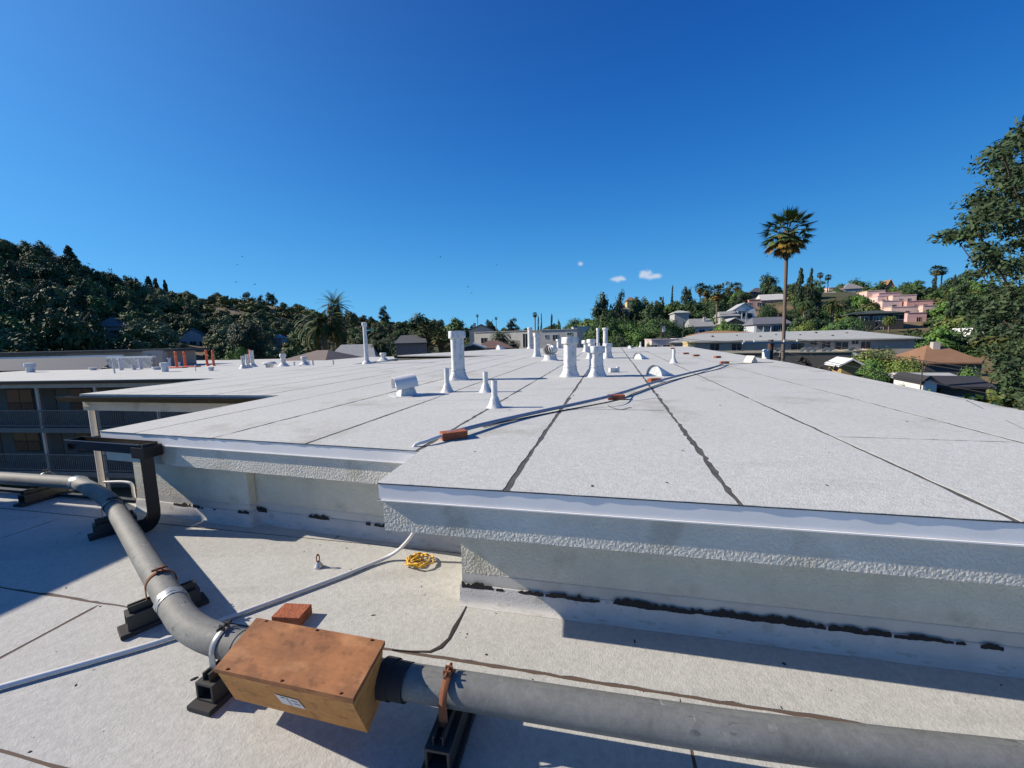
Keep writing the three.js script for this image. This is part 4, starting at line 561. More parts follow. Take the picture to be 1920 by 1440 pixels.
  if (o.porch) { mesh('porch_roof', bx(w * o.porch[1], 0.14, 1.8, (o.porch[0] - 0.5) * w, H - 0.35, 0.95), rm, t); for (const k of [-0.48, 0, 0.48]) mesh('porch_post', bx(0.16, H - 0.42, 0.16, (o.porch[0] - 0.5) * w + k * w * o.porch[1], (H - 0.42) / 2, 1.7), fr, t); }
  return t;
}
const WS = [0.50, 0.48, 0.44], GR = [0.24, 0.245, 0.245], W9 = (n, y, w, h, a = 0.08, b = 0.92) => Array.from({ length: n }, (_, i) => [a + (b - a) * i / Math.max(1, n - 1), y, w, h]);
// grey-roofed apartment house to the right
{
  const h = house({ name: 'long_apartment_house', label: 'long grey-roofed apartment house with a tan wall and small sliding windows', cat: 'apartment house', x: [1262, 1716], e: 643, de: -12, d: 60, d2: 50, h: 6.6, deep: 1, dp: 13, type: 'hip', rh: 1.15, ov: 0.5, hip: 0.75, wall: [0.36, 0.315, 0.27], roof: [0.35, 0.365, 0.355], frame: [0.3, 0.3, 0.3],
    win: [[0.2, 0.4, 1.2, 0.95], [0.3, 0.4, 1.2, 0.95], [0.56, 0.4, 1.5, 0.95], [0.625, 0.25, 0.7, 0.5], [0.675, 0.4, 0.9, 0.85], [0.735, 0.4, 1.4, 0.95], [0.785, 0.22, 0.7, 0.5], [0.825, 0.4, 1.0, 0.85]], vents: [[0.2, 0.25], [0.32, 0.3], [0.42, 0.2, 0.35], [0.5, 0.3], [0.6, 0.25, 0.4], [0.68, 0.35, 0.65], [0.72, 0.15, 0.25], [0.8, 0.3]] });
  house({ name: 'low_wing', label: 'low dark flat-topped wing in front of the long apartment house', cat: 'building', x: [1325, 1598], e: 664, de: -5, d: 50, d2: 45, h: 4, deep: 2, dp: 3.4, type: 'flat', wall: [0.10, 0.10, 0.095], roof: [0.3, 0.28, 0.22], par: [0.36, 0.33, 0.25], win: [[0.1, 1, 1, 1.1], [0.2, 1, 1, 1.1]] });
  for (const X of [1507, 1519, 1530, 1549, 1559, 1598, 1461, 1449]) { const q = B(X, 661, 47.5 - (X - 1450) * 0.012), t = thing('satellite_dish', 'round grey satellite dish on the low wing before the apartment house', 'satellite dish', V(q.x, q.y - 0.2, q.z), 0, 'satellite dishes'); mesh('dish', new THREE.SphereGeometry(0.55, 18, 8, 0, 6.283, 0, 0.7).scale(1, 0.45, 1).rotateX(-0.9).translate(0, 0.45, 0.0), std({ color: lin(0.55, 0.55, 0.53), side: THREE.DoubleSide }), t); mesh('mount', cyl(0.03, 0.03, 0.75, 0, -0.3, 0.1, 8), M.galv, t); mesh('receiver_arm', bx(0.03, 0.03, 0.5, 0, 0.45, 0.3), M.galv, t); }
  house({ name: 'tan_roof_house', label: 'tan flat-roofed house behind the left end of the long apartment house', x: [1298, 1440], e: 631, de: -5, d: 76, h: 5, dp: 9, type: 'hip', rh: 0.9, wall: [0.42, 0.33, 0.2], roof: [0.28, 0.17, 0.09] });
  house({ name: 'yellow_shed', label: 'small pale yellow gabled building beyond the back corner of the roof', cat: 'shed', x: [1290, 1304], e: 643, d: 46, h: 3, dp: 3, type: 'flat', wall: [0.5, 0.40, 0.22], roof: [0.3, 0.25, 0.2] });
  house({ name: 'pink_flat_building', label: 'low pinkish flat building beyond the back roof edge', cat: 'building', x: [1222, 1278], e: 637, d: 62, h: 4, dp: 8, type: 'flat', wall: [0.50, 0.44, 0.44], roof: [0.4, 0.3, 0.33], win: W9(3, 0.8, 1, 1) });
}
// stucco houses straight ahead
house({ name: 'stucco_house', label: 'white flat-roofed stucco house with a dark corner downpipe, half behind a palm', x: [889, 1003], e: 622.5, de: -1, d: 82, d2: 76, h: 6.5, dp: 9, type: 'flat', wall: WS, par: [0.42, 0.4, 0.37], win: [[0.17, 1.1, 1.4, 1.1], [0.85, 0.5, 1.0, 2.6], [0.93, 0.5, 0.9, 2.6]] });
house({ name: 'stucco_house', label: 'white flat-roofed stucco house with three small dark windows', x: [1012, 1082], e: 618.5, d: 74, d2: 72, h: 6.5, dp: 9, type: 'flat', wall: WS, par: [0.46, 0.45, 0.42], win: [[0.18, 0.9, 0.5, 0.5], [0.42, 0.9, 0.95, 0.9], [0.8, 0.55, 0.8, 0.45]] });
house({ name: 'blue_white_house', label: 'small bluish white house behind the stucco house with three windows', x: [1075, 1106], e: 613, d: 96, h: 5, dp: 8, type: 'flat', wall: [0.5, 0.52, 0.56], win: W9(2, 0.6, 1, 1.1) });
house({ name: 'gabled_house', label: 'grey gabled house with a chimney above the flat stucco house', x: [880, 925], e: 620, d: 98, h: 4, dp: 8, type: 'gableX', rh: 1.6, wall: [0.42, 0.4, 0.38], roof: [0.18, 0.14, 0.12], chim: [0.2, 0.4] });
house({ name: 'low_gable', label: 'low dark gable with a white fascia just past the back roof edge', x: [866, 905], e: 653, d: 43, h: 2.6, dp: 7, type: 'gableX', rh: 0.55, ov: 0.4, wall: [0.06, 0.06, 0.07], roof: [0.42, 0.42, 0.42] });
house({ name: 'brown_roof_house', label: 'low house with a dark red-brown shingle roof behind the low gable', x: [890, 958], e: 653, d: 52, h: 2.6, dp: 8, type: 'hip', rh: 1.0, wall: [0.3, 0.25, 0.2], roof: [0.13, 0.075, 0.06] });
house({ name: 'brown_shingle_house', label: 'house with a mottled brown shingle roof below the wooded hill', x: [488, 606], e: 688, de: 1, d: 40, d2: 38, h: 3, dp: 9, type: 'hip', rh: 1.5, wall: [0.3, 0.27, 0.22], roof: [0.17, 0.135, 0.12] });
house({ name: 'grey_gable_house', label: 'grey gabled house standing between the palm trunks', x: [617, 700], e: 674, d: 46, h: 4.5, dp: 9, type: 'hip', rh: 1.7, hip: 0.4, wall: [0.25, 0.2, 0.16], roof: [0.27, 0.28, 0.29], win: W9(3, 0.8, 0.9, 1) });
house({ name: 'slate_roof_house', label: 'house with a dark slate-coloured roof among the trees left of the tallest flue', x: [742, 797], e: 643, d: 70, h: 4, dp: 9, type: 'hip', rh: 1.4, hip: 0.3, wall: [0.2, 0.19, 0.18], roof: [0.075, 0.08, 0.09] });
// houses on the wooded hill
house({ name: 'hill_house', label: 'pale house with two gables on the dark wooded hillside', x: [184, 238], e: 612, foot: 626, d: 150, h: 6, dp: 9, type: 'hip', rh: 2.2, hip: 0.2, wall: [0.36, 0.38, 0.4], roof: [0.13, 0.14, 0.15], win: W9(3, 0.9, 1.4, 1.4) });
house({ name: 'hill_house', label: 'white two-storey house among trees below the wooded hillside', x: [335, 386], e: 633, foot: 648, d: 120, h: 7, dp: 9, type: 'gableX', rh: 2.4, wall: [0.4, 0.41, 0.42], roof: [0.16, 0.17, 0.19], win: [...W9(3, 1, 1.3, 1.4, 0.15, 0.85), ...W9(3, 4, 1.3, 1.4, 0.15, 0.85)] });
house({ name: 'hill_house', label: 'low pale flat house beside the white two-storey hill house', x: [318, 350], e: 631, foot: 640, d: 128, h: 4, dp: 7, type: 'flat', wall: [0.4, 0.4, 0.4], win: W9(3, 0.7, 1.2, 1.4) });
house({ name: 'hill_house', label: 'small grey house glimpsed under the hillside shrubs', x: [507, 527], e: 634, foot: 643, d: 125, h: 3, dp: 7, type: 'hip', rh: 1.2, wall: [0.33, 0.34, 0.36], roof: [0.22, 0.24, 0.26] });
// houses on the right-hand hill
const hill = (label, x, e, d, o) => house({ name: 'hill_house', label, x, e, d, h: 4.5, dp: 8, deep: 4, ...o });
hill('white gabled house with a blue-grey upper front above the long grey roof', [1376, 1417], 581, 112, { type: 'gableX', rh: 2.0, wall: [0.55, 0.58, 0.62], roof: [0.34, 0.36, 0.39], win: W9(3, 0.9, 1.0, 1.3, 0.25, 0.75), porch: [0.3, 0.4] });
hill('grey-roofed house low on the hill with a dormer', [1296, 1338], 612, 92, { type: 'hip', rh: 1.9, hip: 0.2, wall: [0.42, 0.42, 0.42], roof: GR, win: W9(3, 0.7, 1.1, 1), chim: [0.7, 0.3] });
hill('house with a plain grey roof below the white gabled house', [1353, 1386], 592, 104, { type: 'hip', rh: 1.3, hip: 0.2, wall: [0.3, 0.3, 0.3], roof: [0.26, 0.27, 0.27] });
hill('dark house under a low pale gable on the hill', [1360, 1396], 606, 95, { type: 'gableX', rh: 1.3, wall: [0.07, 0.065, 0.06], roof: [0.36, 0.36, 0.35], porch: [0.5, 0.8] });
hill('white and blue bungalow with a porch directly above the long grey roof', [1415, 1483], 607, 84, { type: 'hip', rh: 1.5, hip: 0.3, h: 3.4, wall: [0.42, 0.46, 0.5], roof: [0.12, 0.125, 0.15], frame: [0.6, 0.62, 0.64], win: [[0.5, 0.35, 1.2, 1.2], [0.66, 0.35, 1.6, 1.2], [0.86, 0.35, 1.8, 1.2]], porch: [0.18, 0.42] });
hill('salmon pink flat house on the slope', [1404, 1426], 562, 135, { type: 'flat', wall: [0.56, 0.33, 0.26], win: W9(2, 1, 1.2, 1.2) });
hill('house with a pale roof and pink wall high on the slope', [1427, 1476], 562, 138, { type: 'hip', rh: 2.2, hip: 0.2, wall: [0.45, 0.28, 0.25], roof: [0.44, 0.44, 0.43], win: W9(3, 0.8, 1.4, 1.3) });
hill('dark-roofed house near the top of the hill', [1408, 1440], 548, 165, { type: 'hip', rh: 2.2, wall: [0.1, 0.1, 0.1], roof: [0.07, 0.075, 0.085] });
hill('peach flat-topped house near the hilltop', [1554, 1582], 539, 175, { type: 'flat', h: 5, wall: [0.62, 0.42, 0.33], win: W9(2, 1.2, 1, 1.6) });
hill('grey hip-roofed house near the hilltop next to the peach one', [1583, 1620], 541, 178, { type: 'hip', rh: 2.6, wall: [0.36, 0.36, 0.38], roof: [0.2, 0.19, 0.2], win: W9(2, 1, 1.2, 1.4) });
hill('pale yellow house with a white roof on the upper slope', [1540, 1576], 557, 155, { type: 'hip', rh: 2.2, hip: 0.2, wall: [0.56, 0.52, 0.25], roof: [0.5, 0.5, 0.5] });
hill('house with a steep brown roof on the hilltop', [1661, 1677], 540, 190, { type: 'gableX', rh: 4, wall: [0.3, 0.2, 0.12], roof: [0.24, 0.14, 0.075] });
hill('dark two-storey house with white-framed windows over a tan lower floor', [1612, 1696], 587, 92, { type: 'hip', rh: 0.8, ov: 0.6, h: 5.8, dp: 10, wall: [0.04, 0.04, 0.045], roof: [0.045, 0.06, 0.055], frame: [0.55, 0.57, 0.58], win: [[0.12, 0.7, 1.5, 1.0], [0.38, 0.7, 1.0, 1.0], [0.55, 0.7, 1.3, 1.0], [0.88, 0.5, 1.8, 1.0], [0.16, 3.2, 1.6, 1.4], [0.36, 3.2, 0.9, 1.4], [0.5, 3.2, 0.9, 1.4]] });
{ const q = B(1640, 605, 91.2); const m = mesh('tan_ground_floor', bx(9, 1.9, 0.5, 0, -0.5, 0), plain(0.30, 0.22, 0.11)); m.position.copy(q); tag(m, 'tan ground floor wall of the dark two-storey house', 'wall'); }
const PK = [[0.58, 0.36, 0.36], [0.60, 0.43, 0.38], [0.55, 0.30, 0.26], [0.62, 0.45, 0.42]];
[[1626, 1660, 545, 128, 1, 'pink terrace house at the upper left of the stepped pink group'], [1648, 1690, 549, 124, 0, 'pink terrace house with a broad plain front in the stepped pink group'], [1646, 1664, 555, 119, 3, 'mauve pink terrace block at the left of the stepped pink group'], [1674, 1719, 553.5, 116, 1, 'cream-topped pink terrace house behind the others'], [1655, 1692, 564, 112, 3, 'pale pink terrace house with small arched windows'], [1701, 1750, 564, 109, 2, 'coral terrace house with a flat parapet in the stepped pink group'], [1672, 1722, 575, 104, 1, 'pale pink terrace house in the middle of the stepped pink group'], [1731, 1757, 573, 106, 1, 'cream terrace house at the right of the stepped pink group'], [1702, 1738, 586.5, 98, 0, 'lowest rose pink terrace house with one small window']].forEach(([a, b, e, d, k, l], i) => house({ name: 'pink_terrace_house', label: l, x: [a, b], e, d, h: 5, dp: 7, deep: 4, type: 'flat', wall: PK[k], par: PK[k].map((v) => v * 1.03), roof: [0.45, 0.4, 0.38], frame: [0.42, 0.3, 0.3], win: i % 2 ? [[0.35, 1.0, 0.7, 0.9], [0.7, 1.0, 0.7, 0.9]] : [[0.6, 1.1, 0.8, 1.0]], winL: [[0.3, 1, 0.8, 1], [0.7, 1, 0.8, 1]], group: 'stepped pink terrace houses' }));
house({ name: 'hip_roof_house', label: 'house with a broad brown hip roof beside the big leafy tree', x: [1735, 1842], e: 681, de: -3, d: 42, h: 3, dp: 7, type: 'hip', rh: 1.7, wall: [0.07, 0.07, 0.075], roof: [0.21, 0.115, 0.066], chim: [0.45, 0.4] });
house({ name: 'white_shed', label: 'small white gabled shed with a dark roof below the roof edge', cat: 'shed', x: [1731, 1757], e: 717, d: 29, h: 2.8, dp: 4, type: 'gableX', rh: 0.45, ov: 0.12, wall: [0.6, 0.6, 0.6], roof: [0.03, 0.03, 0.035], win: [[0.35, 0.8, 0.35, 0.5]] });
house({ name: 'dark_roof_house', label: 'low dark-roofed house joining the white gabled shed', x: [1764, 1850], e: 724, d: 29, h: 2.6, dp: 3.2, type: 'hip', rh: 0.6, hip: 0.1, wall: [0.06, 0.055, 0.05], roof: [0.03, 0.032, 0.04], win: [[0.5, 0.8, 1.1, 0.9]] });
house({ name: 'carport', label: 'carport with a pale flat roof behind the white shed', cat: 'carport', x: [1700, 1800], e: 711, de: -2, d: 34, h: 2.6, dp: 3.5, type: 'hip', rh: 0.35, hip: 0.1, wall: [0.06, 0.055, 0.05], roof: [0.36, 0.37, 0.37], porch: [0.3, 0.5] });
house({ name: 'white_roof_shed', label: 'shed with a bright white roof and a tan wall next to the leafy street tree', cat: 'shed', x: [1578, 1614], e: 685, d: 40, h: 2.6, dp: 3, type: 'gableX', rh: 0.7, wall: [0.3, 0.22, 0.1], roof: [0.6, 0.62, 0.66] });
house({ name: 'grey_lean_to', label: 'grey sheet roof above the white-roofed shed', cat: 'shed', x: [1570, 1612], e: 672, d: 46, h: 2.6, dp: 5, type: 'hip', rh: 0.7, hip: 0.1, wall: [0.42, 0.33, 0.22], roof: [0.25, 0.28, 0.32] });
house({ name: 'cream_block', label: 'cream low building with a white roof right of the grey lean-to', cat: 'building', x: [1588, 1640], e: 658, d: 50, h: 3, dp: 5, type: 'flat', wall: [0.52, 0.40, 0.26], roof: [0.55, 0.55, 0.55] });
house({ name: 'white_gable_house', label: 'small white gable showing among dark trees on the right', x: [1816, 1846], e: 632, d: 62, h: 3, dp: 6, type: 'gableX', rh: 1.4, wall: [0.6, 0.6, 0.6], roof: [0.55, 0.55, 0.55] });
hill('white house under the big pine on the skyline', [1153, 1178], 580, 140, { type: 'hip', rh: 1.5, wall: [0.46, 0.48, 0.5], roof: [0.4, 0.4, 0.42], win: W9(2, 1, 1.2, 1.4) });
hill('brown-roofed house peeping over trees on the skyline', [1176, 1192], 563, 165, { type: 'hip', rh: 1.6, wall: [0.45, 0.36, 0.16], roof: [0.2, 0.1, 0.06] });
hill('pale low roof among trees on the right slope', [1265, 1292], 586, 118, { type: 'hip', rh: 0.8, wall: [0.36, 0.36, 0.36], roof: [0.4, 0.41, 0.4] });

// ---------------------------------------------------------------- vegetation
const leafMat = {};
const leafM = (r, g, b) => leafMat[[r, g, b]] ??= new THREE.MeshStandardMaterial({ color: lin(r, g, b), roughness: 0.75, side: THREE.DoubleSide, vertexColors: true });
const bark = std({ color: lin(0.085, 0.065, 0.05), roughness: 0.95 });
function leafGeo(list) {                                                   // list of [x, y, z, size, dirx, diry, dirz, aspect, tone]
  const n = list.length, pos = new Float32Array(n * 12), col = new Float32Array(n * 12), idx = new Uint32Array(n * 6); const d = V(), w = V(), u = V();
  list.forEach((L, i) => {
    d.set(L[4], L[5], L[6]).normalize(); w.set(L[9] ?? 0.3, L[10] ?? 1, L[11] ?? 0.2).cross(d); if (w.lengthSq() < 1e-4) w.set(1, 0, 0); w.normalize(); const s = L[3], a = s * L[7];
    [[-0.1, -0.35], [0.45, -1], [1, 0], [0.45, 1]].forEach(([p, q], k) => { const o = i * 12 + k * 3; pos[o] = L[0] + d.x * s * p + w.x * a * q * 0.5; pos[o + 1] = L[1] + d.y * s * p + w.y * a * q * 0.5; pos[o + 2] = L[2] + d.z * s * p + w.z * a * q * 0.5; const t = L[8]; col[o] = t[0]; col[o + 1] = t[1]; col[o + 2] = t[2]; });
    idx.set([0, 1, 3, 1, 2, 3].map((k) => i * 4 + k), i * 6);
  });
  const g = new THREE.BufferGeometry(); g.setAttribute('position', new THREE.BufferAttribute(pos, 3)); g.setAttribute('color', new THREE.BufferAttribute(col, 3)); g.setIndex(new THREE.BufferAttribute(idx, 1)); g.computeVertexNormals(); return g;
}
const tone = (r, v = 0.35) => { const k = 1 - v + 2 * v * r(), y = 0.66 + 0.36 * r(); return [k * y, k, k * (0.6 + 0.35 * r())]; };
const rdir = (r) => { const a = r() * 6.283, z = 2 * r() - 1, s = Math.sqrt(1 - z * z); return [Math.cos(a) * s, z, Math.sin(a) * s]; };
function crown(seed, kind, nL) {                                            // crowns about 1 high and 1 wide, standing on y = 0
  const r = rnd(seed), out = [], clumps = [];
  if (kind === 'round' || kind === 'fine') for (let i = 0; i < (kind === 'fine' ? 46 : 34); i++) { const d = rdir(r), k = Math.pow(r(), 0.4); clumps.push([d[0] * 0.36 * k, 0.5 + d[1] * 0.36 * k * (d[1] < 0 ? 0.85 : 1.05), d[2] * 0.36 * k, 0.10 + 0.10 * r()]); }
  if (kind === 'pine') for (let i = 0; i < 26; i++) { const y = 0.3 + 0.66 * r(), w = 0.36 * Math.pow(1 - (y - 0.3) / 0.85, 0.6) * (0.4 + 0.8 * r()), a = r() * 6.283; clumps.push([Math.cos(a) * w, y, Math.sin(a) * w, 0.09 + 0.07 * r()]); }
  if (kind === 'cone') for (let i = 0; i < 40; i++) { const y = Math.pow(r(), 0.85), w = 0.40 * (1 - y) * (0.55 + 0.6 * r()) + 0.02, a = r() * 6.283; clumps.push([Math.cos(a) * w, 0.05 + y * 0.9, Math.sin(a) * w, 0.06 + 0.07 * (1 - y)]); }
  if (kind === 'column') for (let i = 0; i < 34; i++) { const y = r(), w = 0.30 * Math.pow(Math.sin(Math.min(1, y * 0.9 + 0.12) * Math.PI), 0.6) * r(), a = r() * 6.283; clumps.push([Math.cos(a) * w, 0.03 + y * 0.94, Math.sin(a) * w, 0.10]); }
  if (kind === 'airy') for (let i = 0; i < 15; i++) { const d = rdir(r), k = 0.5 + 0.5 * r(); clumps.push([d[0] * 0.42 * k, 0.6 + d[1] * 0.34 * k, d[2] * 0.42 * k, 0.055 + 0.06 * r()]); }
  if (kind === 'bush') for (let i = 0; i < 14; i++) { const d = rdir(r); clumps.push([d[0] * 0.34 * r(), 0.22 + Math.abs(d[1]) * 0.4 * r(), d[2] * 0.34 * r(), 0.16 + 0.08 * r()]); }
  const sz = { fine: 0.028, round: 0.05, pine: 0.048, cone: 0.055, column: 0.06, airy: 0.045, bush: 0.10 }[kind];
  for (let i = 0; i < nL; i++) { const c = clumps[Math.floor(r() * clumps.length)], d = rdir(r), k = c[3] * Math.pow(r(), 0.35), f = rdir(r), tn = tone(r); { const N = V(d[0] + c[0] * 1.2 + f[0] * 0.55, d[1] + 0.25 + f[1] * 0.55, d[2] + c[2] * 1.2 + f[2] * 0.55).normalize(), e = rdir(r), D = V(e[0], e[1] - 0.3, e[2]).cross(N).normalize(); out.push([c[0] + d[0] * k, Math.max(0, c[1] + d[1] * k * 0.85), c[2] + d[2] * k, sz * (0.7 + 0.7 * r()), D.x, D.y, D.z, 0.75, tn, N.x, N.y, N.z]); } }
  return leafGeo(out);
}
const CR8 = { round: [11, 12, 13, 14, 15].map((s) => crown(s, 'round', 3400)), pine: [21, 22].map((s) => crown(s, 'pine', 2300)), cone: [31, 32].map((s) => crown(s, 'cone', 1900)), column: [41, 42].map((s) => crown(s, 'column', 1700)), airy: [51, 52].map((s) => crown(s, 'airy', 800)), fine: [16, 17, 18].map((s) => crown(s, 'fine', 9500)), bush: [61, 62, 63].map((s) => crown(s, 'bush', 560)) };
const trunkG = {}; const KN = {}; for (const k of ['round', 'pine', 'airy', 'cone', 'column', 'bush']) { const y = { round: 0.5, pine: 0.8, airy: 0.6, cone: 0.5, column: 0.4, bush: 0.25 }[k], r = rnd(77), list = [tube([V(0, -0.3, 0), V(0.01, 0.1, 0.005), V(0, y, 0)], 0.022, 8, 6)]; for (let i = 0; i < 5; i++) { const a = r() * 6.283, e = 0.22 + 0.1 * r(); list.push(tube([V(0, y * (0.45 + 0.1 * i * 0.8), 0), V(Math.cos(a) * e * 0.5, y * 0.85 + 0.05, Math.sin(a) * e * 0.5), V(Math.cos(a) * e, y * 0.95 + 0.15, Math.sin(a) * e)], 0.009, 6, 5)); } trunkG[k] = mergeGeometries(list.map(plainGeo)); }
function tree(kind, pos, w, h, col, label, group, seed = 1, name) {
  const t = thing(name || { fine: 'broadleaf_tree', round: 'broadleaf_tree', pine: 'pine_tree', cone: 'conifer_tree', column: 'cypress_tree', airy: 'eucalyptus_tree', bush: 'shrub' }[kind], label, kind === 'bush' ? 'shrub' : 'tree', pos, (seed * 2.399) % 6.283, group); const g = CR8[kind];
  t.scale.set(w, h, w); mesh('crown', g[seed % g.length], leafM(...col), t); mesh('trunk', trunkG[kind === 'fine' ? 'round' : kind], bark, t); return t;
}
const DK = [0.036, 0.066, 0.026], MD = [0.058, 0.105, 0.03], LT = [0.10, 0.17, 0.04], YL = [0.15, 0.175, 0.04], OL = [0.10, 0.105, 0.04], BL = [0.026, 0.046, 0.025];
// a tree placed by its top and width in the picture, at a distance; it stands on the ground there
const byPx = (kind, X, Yt, wpx, d, col, label, group, seed, hmin = 0.9) => { const top = B(X, Yt, d), w = wpx / F * d * 1.35, g = terrain(top.x, top.z); let base = g; const h = Math.max(w * hmin, top.y - base); return tree(kind === 'round' && wpx >= 38 && d < 130 ? 'fine' : kind, V(top.x, top.y - h, top.z), w, h, col, label, group, seed); };
{
  const r = rnd(404), G1 = 'trees on the wooded hillside', G2 = 'trees on the hill with houses', G3 = 'trees along the valley';
  // wooded hill at the left: random over the slope
  const place = (x0, x1, ra, rb, n, keep, pick) => { const L = []; for (let i = 0; i < n; i++) { const X = x0 + (x1 - x0) * r(), q = ray(X, 600), az = Math.atan2(q.x, -q.z), R = ridgeAt(az)[2], k = ra + (rb - ra) * r(), d = R * k, x = Math.sin(az) * d, z = -Math.cos(az) * d, p = V(x, terrain(x, z), z), yTop = 634 - 0.025 * (X - 960) - (p.y + 6 - EYE) / d * F; if (seenHouses.some(([a, b, e, hd]) => X > a - 14 && X < b + 8 && -z < hd + 4 && yTop < e + 16)) continue; if (X > 375 && X < 520 && k > 0.84) continue; if (X > 380 && X < 640 && k > 0.6 && r() < 0.55) continue; L.push([...pick(p, d, X, k, i), p, d, i]); }
    L.sort((a, b) => b[3] / b[7] - a[3] / a[7]).forEach(([kind, col, label, w, h, group, p, , i], m) => { p.y -= 0.5; if (m < keep || kind !== 'round') tree(kind, p, w, h, col, label, group, i); else rest.push([p, w, h, col]); }); }, rest = [];
  const kinds = [['round', [0.052, 0.088, 0.036], 'dark rounded evergreen tree on the wooded hillside'], ['round', [0.04, 0.068, 0.034], 'blackish broad tree on the wooded hillside'], ['round', [0.125, 0.125, 0.052], 'olive-brown tree on the wooded hillside'], ['round', [0.075, 0.125, 0.04], 'mid-green rounded tree on the wooded hillside'], ['round', [0.15, 0.175, 0.11], 'greyish sage tree on the wooded hillside'], ['pine', DK, 'dark irregular pine on the wooded hillside'], ['cone', BL, 'dark pointed conifer on the wooded hillside']], W1 = [0.26, 0.4, 0.6, 0.78, 0.93, 0.985, 1];
  place(-60, 520, 0.33, 1.0, 430, 95, (p, d, X, k) => { const u = r(), q = kinds[W1.findIndex((v) => u <= v)], s = 3.8 + 3.4 * r() + (k < 0.55 ? 1.5 : 0), tall = q[0] === 'cone' ? 1.4 : q[0] === 'pine' ? 1.3 : 0.8 + 0.3 * r(); return [q[0], q[1], q[2], s, s * tall, G1]; });
  place(500, 1090, 0.3, 1.0, 170, 40, () => { const q = [['round', DK, 'dark rounded tree on the low far ridge'], ['round', MD, 'mid-green tree on the low far ridge'], ['round', OL, 'dry olive tree on the low far ridge'], ['round', [0.12, 0.12, 0.06], 'pale dry tree on the low far ridge'], ['pine', BL, 'dark pine on the low far ridge']][Math.floor(r() * 4.5)], s = 4.5 + 4 * r(); return [q[0], q[1], q[2], s, s * (0.75 + 0.3 * r()), 'trees on the low far ridge']; });
  place(1095, 2000, 0.40, 1.02, 380, 75, () => { const q = [['round', DK, 'dark rounded tree on the hill with houses'], ['round', MD, 'mid-green tree on the hill with houses'], ['round', LT, 'light green tree on the hill with houses'], ['pine', BL, 'dark pine on the hill with houses'], ['column', BL, 'slim cypress on the hill with houses']][Math.floor(r() * 4.25)], s = q[0] === 'column' ? 2.6 : 4 + 3.5 * r(); return [q[0], q[1], q[2], s, q[0] === 'column' ? s * 3 : s * (0.75 + 0.3 * r()), G2]; });
  { const wm = new THREE.InstancedMesh(CR8.round[1], leafM(0.06, 0.1, 0.035), rest.length), m = new THREE.Matrix4(), q = new THREE.Quaternion(), c = new THREE.Color(); wm.name = 'far_woodland'; rest.forEach(([p, w, h, col], i) => { q.setFromAxisAngle(V(0, 1, 0), i * 2.4); m.compose(p, q, V(w, h, w)); wm.setMatrixAt(i, m); wm.setColorAt(i, c.setRGB(col[0] / 0.06, col[1] / 0.1, col[2] / 0.035)); }); wm.castShadow = wm.receiveShadow = true; wm.userData.kind = 'stuff'; tag(wm, 'small far trees massed on the hillsides', 'woodland'); scene.add(wm); }
  // scrub between the trees
  const n = 4200, im = new THREE.InstancedMesh(CR8.bush[0], leafM(0.06, 0.075, 0.028), n), m4 = new THREE.Matrix4(), qt = new THREE.Quaternion(), c = new THREE.Color(); im.name = 'hillside_scrub';
  for (let i = 0; i < n; i++) { const X = i < 2600 ? -150 + 2250 * r() : r() < 0.55 ? -1600 + 1450 * r() : 2050 + 1000 * r(), q = ray(X, 600), az = Math.atan2(q.x, -q.z), R = ridgeAt(az)[2], d = R * (0.27 + 0.78 * Math.sqrt(r())), x = Math.sin(az) * d, z = -Math.cos(az) * d, s = 2.6 + 3.6 * r(); if (seenHouses.some(([a, b, e, hd]) => X > a - 14 && X < b + 8 && -z < hd + 4 && 634 - 0.025 * (X - 960) - (terrain(x, z) + s - EYE) / d * F < e + 16)) { m4.makeScale(0.001, 0.001, 0.001); m4.setPosition(x, terrain(x, z) - 2, z); im.setMatrixAt(i, m4); im.setColorAt(i, c.setRGB(1, 1, 1)); continue; } qt.setFromAxisAngle(V(0, 1, 0), r() * 6.28); m4.compose(V(x, terrain(x, z) - 0.3, z), qt, V(s * 1.25, s * (0.6 + 0.5 * r()), s * 1.25)); im.setMatrixAt(i, m4); const k = r(); im.setColorAt(i, X > 380 && X < 640 && d > R * 0.7 && k < 0.7 ? c.setRGB(2.6, 1.9, 1.5) : k < 0.3 ? c.setRGB(0.55, 0.7, 0.6) : k < 0.55 ? c.setRGB(1.7, 1.5, 1.0) : k < 0.8 ? c.setRGB(0.9, 1.1, 0.7) : c.setRGB(1.35, 1.0, 0.7)); }
  im.castShadow = im.receiveShadow = true; im.userData.kind = 'stuff'; tag(im, 'low mixed scrub covering the hillsides', 'scrub'); scene.add(im);
